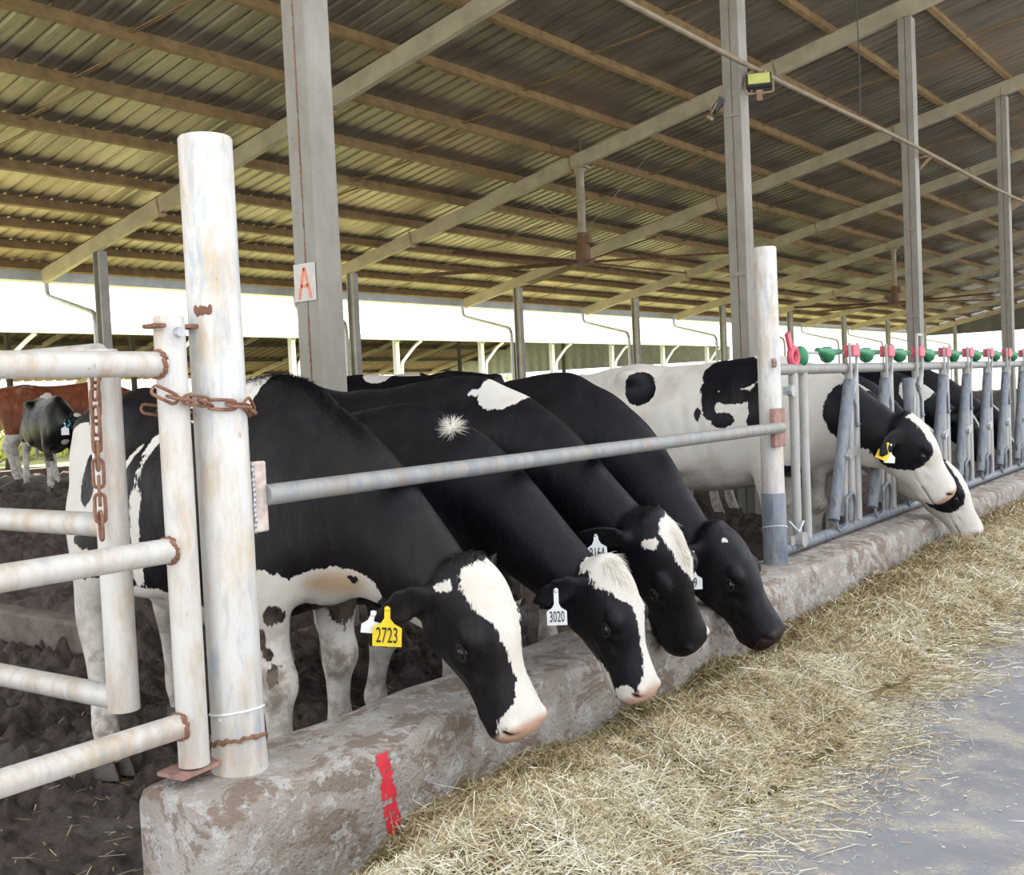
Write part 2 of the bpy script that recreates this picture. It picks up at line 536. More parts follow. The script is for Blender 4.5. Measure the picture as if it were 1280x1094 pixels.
HIND = [(1.20, -1.10, 0.10, 0.20, 0.07), (1.02, -1.08, 0.165, 0.245, 0.10), (0.90, -1.06, 0.19, 0.230, 0.105), (0.79, -1.07, 0.19, 0.185, 0.098), (0.69, -1.12, 0.180, 0.135, 0.082),
    (0.61, -1.175, 0.172, 0.100, 0.066), (0.545, -1.205, 0.168, 0.086, 0.058), (0.48, -1.195, 0.166, 0.070, 0.055), (0.39, -1.175, 0.165, 0.053, 0.047), (0.26, -1.150, 0.165, 0.047, 0.046),
    (0.16, -1.130, 0.165, 0.057, 0.054), (0.11, -1.108, 0.165, 0.051, 0.051), (0.07, -1.092, 0.165, 0.058, 0.057), (0.045, -1.086, 0.165, 0.058, 0.057)]

def leg_rings(table, side, dx, dy, bend=0.0, zs=1.0):
    ztop = 0.95
    xs = [-r[0] for r in table]
    rings = []
    for k in range(46):
        z = table[0][0] + (table[-1][0] - table[0][0]) * k / 45
        r = cr(table, xs, -z)
        w = max(0.0, min(1.0, 1 - r[0] / ztop))
        kn = bend * math.exp(-((r[0] - 0.47) / 0.16) ** 2)
        c = Vector((r[1] + dx * w + kn, side * (r[2]) + dy * w, r[0]))
        rings.append([c + Vector((r[3] * math.cos(a), r[4] * math.sin(a), 0)) for a in [2 * math.pi * j / 18 for j in range(18)]])
    return rings

def claw_mesh(side):
    bm = bmesh.new()
    for s in (-1, 1):
        prof = [(0.085, -0.054, 0.046, 0.027), (0.055, -0.058, 0.060, 0.031), (0.02, -0.062, 0.080, 0.034), (0.0, -0.060, 0.088, 0.034)]
        rings = []
        for z, x0, x1, w in prof:
            ring = []
            for j in range(14):
                a = 2 * math.pi * j / 14
                cx = (x0 + x1) / 2; rx = (x1 - x0) / 2
                px = cx + rx * math.cos(a)
                taper = 1.0 - 0.35 * max(0, math.cos(a))
                ring.append(Vector((px, s * 0.033 + w * math.sin(a) * taper, z)))
            rings.append(ring)
        add_rings(bm, rings)
    return bm

def head_frame(poll, a, n, roll=0.0):
    a = Vector(a).normalized()
    n = Vector(n)
    n = (n - a * n.dot(a)).normalized()
    s = a.cross(n).normalized()        # s: animal's ... side axis
    if roll:
        R = Matrix.Rotation(roll, 3, a)
        n = R @ n; s = R @ s
    return Vector(poll), a, n, s

def tag_plate(w=0.075, h=0.075, neck=0.05, t=0.004):
    """flag tag hanging along -Z from the origin, front towards -Y"""
    bm = bmesh.new()
    k = w * 0.16
    out = [(-0.009, 0.008), (0.009, 0.008), (0.009, -neck + 0.012), (k * 1.4, -neck - 0.004), (w / 2, -neck - 0.018), (w / 2, -neck - h), (-w / 2, -neck - h), (-w / 2, -neck - 0.018), (-k * 1.4, -neck - 0.004), (-0.009, -neck + 0.012)]
    f = [bm.verts.new((x, -t / 2, z)) for x, z in out]
    b = [bm.verts.new((x, t / 2, z)) for x, z in out]
    bm.faces.new(f); bm.faces.new(list(reversed(b)))
    for i in range(len(out)):
        j = (i + 1) % len(out)
        bm.faces.new((f[i], b[i], b[j], f[j]))
    bmesh.ops.create_uvsphere(bm, u_segments=10, v_segments=6, radius=0.010, matrix=Matrix.Translation((0, 0, 0)))
    return bm

def text_mesh(name, body, size, m, parent, loc, rot=(0, 0, 0), sx=1.0, depth=0.0008, bold=0.0):
    cu = bpy.data.curves.new(name, 'FONT')
    cu.body = body
    cu.size = size
    cu.align_x = 'CENTER'
    cu.align_y = 'CENTER'
    cu.extrude = depth
    cu.offset = bold
    tmp = bpy.data.objects.new(name + '_tmp', cu)
    COL.objects.link(tmp)
    dg = bpy.context.evaluated_depsgraph_get()
    me = bpy.data.meshes.new_from_object(tmp.evaluated_get(dg))
    bpy.data.objects.remove(tmp)
    bpy.data.curves.remove(cu)
    for v in me.vertices:
        v.co.x *= sx
    me.materials.clear()
    me.materials.append(m)
    o = bpy.data.objects.new(name, me)
    link(o, parent)
    o.location = loc
    o.rotation_euler = rot
    return o

def sd_ops(P, ops, H, start):
    """paint patches: P points (N,3) body space; frame head frame"""
    w = np.full(len(P), start, float)
    for op in ops:
        col, fr, shape = op[0], op[1], op[2:]
        Q = H if fr == 'h' else P
        if shape[0] == 'e':                       # ellipsoid: centre, radii
            c, r = np.array(shape[1], float), np.array(shape[2], float)
            q = (Q - c) / r
            L = np.linalg.norm(q, axis=1) + 1e-9
            g = np.linalg.norm(q / r, axis=1) + 1e-9
            d = L * (L - 1) / g
        elif shape[0] == 'c':                     # tapered capsule: a, b, ra, rb
            A, B = np.array(shape[1], float), np.array(shape[2], float)
            ab = B - A
            t = np.clip(((Q - A) @ ab) / (ab @ ab), 0, 1)
            d = np.linalg.norm(Q - (A + t[:, None] * ab), axis=1) - (shape[3] + (shape[4] - shape[3]) * t)
        elif shape[0] == 'strip':                 # face strip: list of (u, s, half width) on the forehead side, n above limit
            us = np.array([q[0] for q in shape[1]]); ss = np.array([q[1] for q in shape[1]]); ws = np.array([q[2] for q in shape[1]])
            cs = np.interp(Q[:, 0], us, ss); ww = np.interp(Q[:, 0], us, ws)
            d = np.abs(Q[:, 1] - cs) - ww
            d = np.maximum(d, us[0] - Q[:, 0]); d = np.maximum(d, Q[:, 0] - us[-1])
            d = np.maximum(d, shape[2] - Q[:, 2])
            d = np.where((Q[:, 0] < -0.1) | (Q[:, 0] > 0.62), np.maximum(d, 0.1), d)
        elif shape[0] == 'box':                   # axis box lo, hi
            lo, hi = np.array(shape[1], float), np.array(shape[2], float)
            d = np.max(np.maximum(lo - Q, Q - hi), axis=1)
        d = np.clip(d, -0.3, 0.3)
        if col == 'w':
            w = np.maximum(w, -d)
        else:
            w = np.minimum(w, d)
    return w

def nostril(H, sd):
    q = (H - np.array((0.515, sd * 0.050, -0.043)))
    uu = q[:, 0] * 0.8 + q[:, 2] * 0.6; vv = -q[:, 0] * 0.6 + q[:, 2] * 0.8
    return np.sqrt((uu / 0.021) ** 2 + (vv / 0.0105) ** 2 + (q[:, 1] / 0.022) ** 2)

COWS = {}
def make_cow(name, label, loc, rz, scale=1.0, withers=1.45, poll=(0.80, 0, 0.85), ha=(0.3, 0, -0.95), hn=(0.95, 0, 0.3), hroll=0.0, head=1.0,
             feet=((0, 0), (0, 0), (0, 0), (0, 0)), bends=(0, 0, 0, 0), ears=None, base='b', ops=(), coat=None, voxel=0.012, tan_ops=(), pink=1.0,
             group=None, tags=(), tail=True, neck_mid=None, udder=False, neck_fat=1.0, head_deep=1.22, head_wide=1.17, mud=1.0, fat=1.0, smooth=4, relax=55, blen=1.0, eyes=True, dark_nose=False, hoof_parts=True):
    root = empty(name, loc, label, 'cow', group, rz)
    root.scale = (scale, scale, scale)
    poll, a, n, s = head_frame(poll, ha, hn, hroll)
    hs = head
    SW, SN = head_wide, head_deep
    def HP(u, sd, nn):
        return poll + a * (u * hs) + s * (sd * hs * SW) + n * (nn * hs * SN)
    bm = bmesh.new()
    # torso
    xs = [r[0] for r in TORSO]
    rings = []
    for k in range(57):
        x = xs[0] + (xs[-1] - xs[0]) * k / 56
        r = cr(TORSO, xs, x)
        top, bot = r[1] + (withers - 1.45), r[2]
        zc = bot + (top - bot) * 0.52
        rings.append(egg(Vector((x, 0, zc)), Vector((0, 0, 1)), Vector((0, 1, 0)), top - zc, zc - bot, max(0.02, r[3] * fat), r[4], r[5]))
    add_rings(bm, rings)
    dw = withers - 1.45
    for sd in (-1, 1):
        add_ell(bm, (0.12, sd * 0.142 * fat, 0.98 + dw * 0.5), (0.17, 0.105, 0.33), Matrix.Rotation(-0.25, 3, 'Y'))
        add_ell(bm, (0.25, sd * 0.125 * fat, 0.88), (0.14, 0.10, 0.14))
        add_ell(bm, (-0.93, sd * 0.190 * fat, 1.325 + dw), (0.12, 0.08, 0.075))
        add_ell(bm, (-1.40, sd * 0.095 * fat, 1.285 + dw), (0.055, 0.045, 0.05))
        add_ell(bm, (-0.62, sd * 0.27 * fat, 0.92), (0.36, 0.085, 0.27))
    # neck
    end = HP(0.075, 0, -0.140)
    st = Vector((0.06, 0, 1.10 + dw))
    dirn = (-n * 0.75 + Vector((0.5, 0, 0.1)) * 0 + (end - st).normalized() * 0.9).normalized()
    dist = (end - st).length
    c2 = end - (a * 0.35 + (end - st).normalized() * 0.9 + n * 0.25).normalized() * dist * 0.33
    c1 = st + Vector((dist * 0.36, 0, 0.02))
    if neck_mid is not None:
        c1 = c1 + Vector(neck_mid)
    pts = bezier(st, c1, c2, end, 26)
    rings = []
    for i, p in enumerate(pts):
        t = i / 26
        d = (pts[min(i + 1, 26)] - pts[max(i - 1, 0)]).normalized()
        side = d.cross(Vector((0, 0, 1)))
        if side.length < 0.2:
            side = Vector((0, -1, 0))
        side.normalize()
        # twist towards the head's own side axis near the head
        hs_side = s if s.dot(side) > 0 else -s
        side = (side * (1 - t * t * 0.8) + hs_side * (t * t * 0.8))
        side = (side - d * side.dot(d)).normalized()
        up = side.cross(d).normalized()
        hh = 0.195 * (1 - t) ** 1.1 + 0.148 + 0.02 * math.sin(t * 3.1)
        hh *= 1 + (neck_fat - 1) * min(1, t * 2)
        ww = (0.205 * (1 - t) + 0.108 * t) * (0.9 + 0.1 * fat)
        rings.append(egg(p, up, side, hh * 0.92, hh * 1.05, ww, 0.55 - 0.35 * t, 0.45 - 0.1 * t))
    add_rings(bm, rings)
    # head
    hx = [r[0] for r in HEAD]
    rings = []
    for k in range(45):
        u = hx[0] + (hx[-1] - hx[0]) * k / 44
        r = cr(HEAD, hx, u)
        nc = (r[1] + r[2]) / 2
        hgt = max(0.01, (r[1] - r[2]) / 2)
        rings.append(egg(HP(u, 0, nc), n, s, hgt * hs * SN, hgt * hs * SN, max(0.02, r[3]) * hs * SW, max(0, r[4]), max(0, r[5]), 28, 0.82))
    add_rings(bm, rings)
    Rh = Matrix((a, s, n)).transposed()
    def hell(u, sd, nn, r):
        add_ell(bm, HP(u, sd, nn), (r[0] * hs, r[1] * hs * SW, r[2] * hs * SN), Rh)
    hell(-0.005, 0, -0.03, (0.045, 0.062, 0.045))
    hell(0.485, 0, -0.065, (0.062, 0.072, 0.058))
    hell(0.450, 0, -0.148, (0.066, 0.050, 0.030))
    for sd in (-1, 1):
        hell(0.210, sd * 0.074, -0.010, (0.055, 0.024, 0.030))
        hell(0.236, sd * 0.081, -0.052, (0.05, 0.022, 0.03))
        hell(0.16, sd * 0.060, -0.135, (0.095, 0.040, 0.085))
        hell(0.31, sd * 0.055, -0.075, (0.09, 0.022, 0.04))
        hell(0.505, sd * 0.044, -0.035, (0.030, 0.024, 0.026))
    # ears
    ears = ears or {}
    ear_tips = {}
    for sd in (-1, 1):
        e = ears.get(sd, (-0.08, 0.72 * sd, -0.70))          # direction (u, s, n)
        ed = (a * e[0] + s * e[1] + n * e[2]).normalized()
        L = 0.228 * hs
        b0 = HP(0.035, sd * 0.075, -0.07)
        cup = (n * 0.50 + s * (sd * 0.70) + a * 0.30).normalized()             # opening faces forwards and down the face
        cup = (cup - ed * cup.dot(ed)).normalized()
        wv = ed.cross(cup).normalized()
        prof = [(0, 0.030, 0.028), (0.15, 0.034, 0.026), (0.35, 0.056, 0.017), (0.55, 0.060, 0.015), (0.75, 0.048, 0.014), (0.9, 0.028, 0.013), (1.0, 0.012, 0.010)]
        rings = []
        for t, w, th in prof:
            c = b0 + ed * (L * t) - Vector((0, 0, 0.03 * t * t))
            ring = []
            for j in range(16):
                an = 2 * math.pi * j / 16
                x = w * hs * math.cos(an)
                off = (x / (0.06 * hs)) ** 2 * 0.022 * hs * min(1, t * 3)
                ring.append(c + wv * x + cup * (th * hs * math.sin(an) + off))
            rings.append(ring)
        add_rings(bm, rings)
        ear_tips[sd] = (b0, ed, cup, wv, L)
    # legs
    fl = [(FRONT, 1, 0), (FRONT, -1, 1), (HIND, 1, 2), (HIND, -1, 3)]
    for table, sd, i in fl:
        add_rings(bm, leg_rings(table, sd, feet[i][0], feet[i][1], bends[i]))
    # tail
    if tail:
        tp = [(-1.40, 0, 1.37 + dw), (-1.47, 0, 1.34 + dw), (-1.52, 0, 1.22 + dw), (-1.53, 0.02, 1.0), (-1.525, 0.03, 0.8), (-1.52, 0.03, 0.66), (-1.515, 0.03, 0.52), (-1.51, 0.03, 0.42)]
        add_tube(bm, tp, [0.045, 0.040, 0.030, 0.024, 0.022, 0.030, 0.036, 0.014], 12)
    if udder:
        add_ell(bm, (-0.86, 0, 0.60), (0.24, 0.17, 0.17))
        for ux in (-0.76, -0.95):
            for sd in (-1, 1):
                add_tube(bm, [(ux, sd * 0.08, 0.50), (ux, sd * 0.085, 0.385)], [0.022, 0.014], 8)
    if blen != 1.0:
        for v in bm.verts:
            if v.co.x < 0: v.co.x *= blen
    me = bpy.data.meshes.new(name + '_body')
    bmesh.ops.recalc_face_normals(bm, faces=bm.faces[:])
    bm.to_mesh(me); bm.free()
    ob = bpy.data.objects.new('body', me)
    COL.objects.link(ob)
    md = ob.modifiers.new('r', 'REMESH'); md.mode = 'VOXEL'; md.voxel_size = voxel; md.use_smooth_shade = True
    sm = ob.modifiers.new('s', 'SMOOTH'); sm.factor = 0.5; sm.iterations = smooth
    dg = bpy.context.evaluated_depsgraph_get()
    me2 = bpy.data.meshes.new_from_object(ob.evaluated_get(dg))
    bpy.data.objects.remove(ob); bpy.data.meshes.remove(me)
    if voxel < 0.016:                              # finer skin on the face
        sb = bmesh.new(); sb.from_mesh(me2)
        pv = poll + a * (0.42 * hs) - n * (0.07 * hs); pe = poll + a * (0.2 * hs)
        es = [e for e in sb.edges if all((v.co - pv).length < 0.20 * hs or (v.co - pe).length < 0.2 * hs for v in e.verts)]
        bmesh.ops.subdivide_edges(sb, edges=es, cuts=1, use_grid_fill=True, smooth=0.0)
        hv = [v for v in sb.verts if (v.co - pv).length < 0.21 * hs or (v.co - pe).length < 0.21 * hs]
        for _ in range(3):
            bmesh.ops.smooth_vert(sb, verts=hv, factor=0.5, use_axis_x=True, use_axis_y=True, use_axis_z=True)
        for f in sb.faces: f.smooth = True
        sb.to_mesh(me2); sb.free()
    nv = len(me2.vertices)
    P = np.empty(nv * 3); me2.vertices.foreach_get('co', P); P = P.reshape(-1, 3)
    N = np.empty(nv * 3); me2.vertices.foreach_get('normal', N); N = N.reshape(-1, 3)
    frame = (poll, a, n, s)
    # relax the body lumps into one skin, keep head, ears and lower legs crisp
    ne = len(me2.edges)
    E = np.empty(ne * 2, dtype=np.int64); me2.edges.foreach_get('vertices', E); E = E.reshape(-1, 2)
    deg = np.bincount(E.reshape(-1), minlength=nv).astype(float)[:, None]
    hd = np.linalg.norm(P - np.array(poll + a * (0.2 * hs)), axis=1)
    msk = (np.clip((hd - 0.33) / 0.15, 0, 1) * np.clip((P[:, 2] - 0.60) / 0.12, 0, 1) * np.clip((P[:, 0] + 1.50) / 0.06, 0, 1))[:, None]
    for _ in range(relax if voxel < 0.016 else relax // 4):
        acc = np.zeros_like(P)
        for k in range(3):
            acc[:, k] = np.bincount(E[:, 0], P[E[:, 1], k], nv) + np.bincount(E[:, 1], P[E[:, 0], k], nv)
        P = P + (acc / deg - P) * 0.7 * msk
    me2.vertices.foreach_set('co', P.reshape(-1)); me2.update()
    N = np.empty(nv * 3); me2.vertices.foreach_get('normal', N); N = N.reshape(-1, 3)
    H = np.stack([(P - np.array(poll)) @ np.array(v) for v in (a, s, n)], -1) / hs / np.array((1.0, SW, SN))
    # sculpt: eye sockets, nostrils, mouth line
    disp = np.zeros(nv)
    for sd in (-1, 1):
        disp -= 0.007 * np.exp(-np.sum(((H - np.array((0.238, sd * 0.102, -0.036))) / np.array((0.022, 0.03, 0.017))) ** 2, axis=1))
        disp -= 0.017 * np.exp(-(nostril(H, sd) / 0.9) ** 2)
        disp += 0.003 * np.exp(-np.sum(((H - np.array((0.206, sd * 0.093, -0.012))) / np.array((0.04, 0.03, 0.014))) ** 2, axis=1))
        disp -= 0.011 * np.exp(-np.sum(((H - np.array((0.318, sd * 0.075, -0.055))) / np.array((0.050, 0.03, 0.020))) ** 2, axis=1))
        disp += 0.006 * np.exp(-np.sum(((H - np.array((0.28, sd * 0.080, -0.098))) / np.array((0.05, 0.03, 0.012))) ** 2, axis=1))
        disp -= 0.007 * np.exp(-np.sum(((H - np.array((0.36, sd * 0.07, -0.085))) / np.array((0.045, 0.03, 0.016))) ** 2, axis=1))
        disp -= 0.006 * np.exp(-np.sum(((H - np.array((0.40, sd * 0.062, -0.124))) / np.array((0.075, 0.03, 0.006))) ** 2, axis=1))
    front = (H[:, 0] > 0.44) & (H[:, 0] < 0.60)
    disp -= np.where((H[:, 0] > 0.40) & (H[:, 0] < 0.6), 0.006 * np.exp(-((H[:, 2] + 0.124) / 0.006) ** 2), 0) * (np.linalg.norm(H, axis=1) < 0.75)
    # folds: gentle body lumps
    lump = np.array([mnoise.noise(Vector(p) * 4.5 + Vector((3.1 * len(name), loc[1] * 7, 0))) for p in P]) if voxel < 0.016 else np.zeros(nv)
    lump2 = np.array([mnoise.noise(Vector((p[0] * 9, p[1] * 5, p[2] * 3.5)) + Vector((loc[1] * 3, 0, 7))) for p in P]) if voxel < 0.016 else np.zeros(nv)
    disp += (lump * 0.009 + lump2 * 0.0045) * np.clip((P[:, 2] - 0.55) / 0.1, 0, 1) * np.clip((np.linalg.norm(H, axis=1) - 0.55) / 0.15, 0.15, 1)
    if voxel < 0.016:
        ribs = np.sin((P[:, 0] + (P[:, 2] - 1) * 0.25) * 2 * math.pi / 0.105) * np.exp(-((P[:, 0] + 0.38) / 0.24) ** 2) * np.exp(-((P[:, 2] - 1.0) / 0.2) ** 2)
        disp += 0.003 * ribs
        disp -= 0.030 * np.exp(-((P[:, 0] + 0.74) / 0.10) ** 2) * np.exp(-((P[:, 2] - 1.21) / 0.10) ** 2) * np.clip(np.abs(P[:, 1]) / 0.15, 0, 1)
        disp -= 0.014 * np.exp(-((P[:, 0] + 0.10 - 0.25 * (P[:, 2] - 1.0)) / 0.045) ** 2) * np.exp(-((P[:, 2] - 1.0) / 0.22) ** 2) * (np.abs(P[:, 1]) > 0.1)
    # skin wrinkles across the neck
    P2 = P + N * disp[:, None]
    me2.vertices.foreach_set('co', P2.reshape(-1))
    w = sd_ops(P, ops, H, 0.3 if base == 'w' else -0.3)
    me2.attributes.new('white', 'FLOAT', 'POINT').data.foreach_set('value', w)
    leg = (P[:, 2] < 0.62) & (P[:, 0] < 0.42) & (np.abs(P[:, 1]) > 0.03)
    mudv = np.where(leg, np.clip((0.50 - P[:, 2]) / 0.35, 0, 1) * mud, 0) + 0.55 * mud * np.clip((0.72 - P[:, 2]) / 0.12, 0, 1) * ((P[:, 0] < 0.35) & (P[:, 2] > 0.4))
    knee = np.exp(-((P[:, 2] - 0.40) / 0.055) ** 2) * (P[:, 0] > -0.3) * (N[:, 0] > -0.1) * leg
    mudv = np.clip(mudv + knee * 1.2 * mud, 0, 1)
    me2.attributes.new('mud', 'FLOAT', 'POINT').data.foreach_set('value', mudv)
    tanv = np.clip(sd_ops(P, tan_ops, H, -0.3) / 0.05 + 0.5, 0, 1) if tan_ops else np.zeros(nv)
    me2.attributes.new('tan', 'FLOAT', 'POINT').data.foreach_set('value', tanv)
    near_head = np.linalg.norm(H, axis=1) < 0.75
    pk = np.clip((H[:, 0] + 0.25 * np.minimum(H[:, 2] + 0.05, 0.03) - 0.503) / 0.022, 0, 1) * np.clip((H[:, 2] + 0.122) / 0.012, 0, 1) * near_head * (H[:, 0] < 0.62) * pink
    me2.attributes.new('pink', 'FLOAT', 'POINT').data.foreach_set('value', pk)
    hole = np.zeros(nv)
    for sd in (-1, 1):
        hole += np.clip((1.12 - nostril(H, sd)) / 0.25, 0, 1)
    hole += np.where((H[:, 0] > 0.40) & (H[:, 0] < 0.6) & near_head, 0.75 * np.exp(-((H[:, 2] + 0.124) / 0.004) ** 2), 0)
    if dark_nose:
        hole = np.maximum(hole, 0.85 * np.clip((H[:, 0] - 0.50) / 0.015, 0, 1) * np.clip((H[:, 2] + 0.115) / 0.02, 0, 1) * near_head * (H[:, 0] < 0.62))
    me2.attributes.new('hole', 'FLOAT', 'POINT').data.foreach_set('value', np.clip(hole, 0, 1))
    me2.materials.clear()
    me2.materials.append(coat or COAT_BLACK)
    body = link(bpy.data.objects.new('body', me2), root)
    # eyes with lids
    if eyes:
        for sd in (-1, 1):
            c = HP(0.238, sd * 0.0925, -0.038)
            eb = bmesh.new()
            bmesh.ops.create_uvsphere(eb, u_segments=20, v_segments=14, radius=0.0225 * hs, matrix=Matrix.Translation(c))
            bm_obj('eye', eb, MT['eye'], root, True)
            lb = bmesh.new()
            ringp = []
            outd = (s * sd * 0.94 + n * 0.22 + a * 0.12).normalized()
            lu = (a * 0.96 - n * 0.28); lu = (lu - outd * lu.dot(outd)).normalized()
            lv = outd.cross(lu)
            for j in range(22):
                an = 2 * math.pi * j / 22
                ringp.append(c + outd * (0.0125 * hs) + lu * (0.0255 * hs * math.cos(an)) + lv * (0.0140 * hs * math.sin(an) * (1.0 if math.sin(an) > 0 else 0.9)))
            add_tube(lb, ringp, 0.0050 * hs, 8, closed=True)
            bm_obj('eyelid', lb, MT['eyelid'], root, True)
    # hooves
    if hoof_parts:
        for table, sd, i in fl:
            r = table[-1]
            hx_, hy_ = (r[1] + feet[i][0] * 0.96) * (blen if r[1] + feet[i][0] * 0.96 < 0 else 1), sd * r[2] + feet[i][1] * 0.96
            h = bm_obj('hoof', claw_mesh(sd), MT['hoof'], root, True)
            h.location = (hx_, hy_, 0.0)
    # ear tags
    for tg in tags:
        sd = tg['side']
        b0, ed, cup, wv, L = ear_tips[sd]
        p = b0 + ed * (L * tg.get('t', 0.5)) + cup * (0.016 * hs) + Vector(tg.get('off', (0, 0, 0)))
        sz = tg.get('size', 1.0)
        plate = bm_obj('ear_tag', tag_plate(0.075 * sz, tg.get('h', 0.07) * sz, tg.get('neck', 0.045) * sz), MT[tg.get('mat', 'tag_white')], root)
        plate.location = p
        plate.rotation_euler = tg.get('rot', (0, 0, 0))
        tag(plate, tg.get('label'))
        if tg.get('num'):
            text_mesh('tag_number', tg['num'], 0.058 * sz * tg.get('ns', 1.0), MT['tag_ink'], plate, (tg.get('nx', 0), -0.0035, -(tg.get('neck', 0.045) + tg.get('h', 0.07) * 0.56) * sz), (math.pi / 2, 0, 0), 0.50)
    COWS[name + ('' if name not in COWS else str(len(COWS)))] = dict(root=root, body=body, frame=frame, hs=hs, HP=HP)
    return dict(root=root, body=body, frame=frame, HP=HP, hs=hs)

def hair_strands(name, parent, m, roots, dirs, length, width, droop=0.3, seed=1, jitter=0.35):
    """a tuft of long hair as one mesh of tapered strands; roots, dirs in the parent's space"""
    rg = random.Random(seed)
    V, Fc = [], []
    for p, d in zip(roots, dirs):
        p = Vector(p); d = Vector(d)
        d = (d + Vector((rg.uniform(-1, 1), rg.uniform(-1, 1), rg.uniform(-1, 1))) * jitter).normalized()
        L = length * rg.uniform(0.6, 1.15)
        side = d.cross(Vector((rg.uniform(-1, 1), rg.uniform(-1, 1), rg.uniform(-1, 1))))
        if side.length < 1e-3:
            continue
        side.normalize()
        i0 = len(V)
        for k in range(4):
            t = k / 3
            q = p + d * (L * t) - Vector((0, 0, droop * L * t * t))
            ww = width * (1 - t * 0.85)
            V.append(q - side * ww); V.append(q + side * ww)
        for k in range(3):
            b = i0 + 2 * k
            Fc.append((b, b + 1, b + 3, b + 2))
    return raw_obj(name, V, Fc, m, parent)
# ------------------------------------------------------------------ setting: ground, alley, roof frame
FX = -2.47                                   # line of the fence posts on the feed kerb
ORD = ['first', 'second', 'third', 'fourth', 'fifth', 'sixth', 'seventh', 'eighth', 'ninth', 'tenth', 'eleventh', 'twelfth', 'thirteenth', 'fourteenth', 'fifteenth', 'sixteenth', 'seventeenth', 'eighteenth']

def yard_h(x, y):
    x = np.asarray(x, float); y = np.asarray(y, float)
    ledge = 0.20 * sstep(-5.25, -5.6, x) * sstep(3.44, 3.50, y)
    far = 0.20 * sstep(-7.0, -12.5, x) * sstep(2.0, 4.0, y)
    base = ledge + far
    lumps = (fbm(x * 2.1, y * 2.1, 3, 5) - 0.5) * 0.09 + (fbm(x * 7, y * 7, 11, 4) - 0.5) * 0.075 + np.maximum(0, fbm(x * 12, y * 12, 5, 3) - 0.48) * 0.26 + np.maximum(0, vnoise(x * 26, y * 26, 8) - 0.45) * 0.05
    heap = 0.16 * np.exp(-((x + 6.6) / 0.8) ** 2 - ((y - 4.0) / 0.35) ** 2) + 0.12 * np.exp(-((x + 8.3) / 0.7) ** 2 - ((y - 4.6) / 0.5) ** 2)
    return base + heap + lumps - 0.01

def build_ground():
    # alley
    bm = bmesh.new()
    add_box(bm, (4.0, 33, -0.1), (12.8, 76, 0.2))
    o = bm_obj('floor', bm, MT['alley_concrete']); o['kind'] = 'structure'
    # mud yard: fine near, coarse far
    xs = np.concatenate([np.arange(-2.55, -6.5, -0.022), np.arange(-6.5, -10, -0.07), np.arange(-10, -17.3, -0.16), [-17.35]])
    ys = np.concatenate([np.arange(-1.5, 0.8, 0.1), np.arange(0.8, 5.0, 0.022), np.arange(5.0, 6.0, 0.05), np.arange(6.0, 12, 0.09), np.arange(12, 24, 0.3), np.arange(24, 67, 1.5)])
    X, Y = np.meshgrid(xs, ys, indexing='ij')
    Z = yard_h(X, Y)
    V = np.stack([X, Y, Z], -1).reshape(-1, 3)
    nx, ny = len(xs), len(ys)
    I = np.arange(nx * ny).reshape(nx, ny)
    F = np.stack([I[:-1, :-1], I[:-1, 1:], I[1:, 1:], I[1:, :-1]], -1).reshape(-1, 4)
    me = bpy.data.meshes.new('ground_yard')
    me.vertices.add(len(V)); me.vertices.foreach_set('co', V.reshape(-1))
    me.loops.add(F.size); me.loops.foreach_set('vertex_index', F.reshape(-1).astype(np.int32))
    me.polygons.add(len(F)); me.polygons.foreach_set('loop_start', np.arange(0, F.size, 4, dtype=np.int32)); me.polygons.foreach_set('loop_total', np.full(len(F), 4, dtype=np.int32))
    me.polygons.foreach_set('use_smooth', np.ones(len(F), dtype=bool))
    me.update(); me.validate()
    me.materials.append(MT['mud'])
    o = link(bpy.data.objects.new('floor_mud_yard', me)); o['kind'] = 'structure'
    # grass outside
    bm = bmesh.new()
    add_box(bm, (-77, 40, -0.02), (119, 240, 0.2))
    o = bm_obj('ground_grass', bm, MT['grass_ground']); o['kind'] = 'structure'
    bm = bmesh.new()
    add_box(bm, (-17.4, 32, 0.22), (0.18, 70, 0.60), bevel=0.02)
    o = bm_obj('rear_kerb', bm, MT['dirty_concrete'])
    tag(o, 'low concrete kerb along the far edge of the muddy yard', 'kerb')
    # step of the raised floor behind the gate
    bm = bmesh.new()
    add_box(bm, (-9.0, 3.42, 0.075), (6.9, 0.16, 0.23), bevel=0.02)
    o = bm_obj('concrete_step', bm, MT['dirty_concrete'])
    tag(o, 'muddy concrete step behind the open gate at left', 'step')
build_ground()

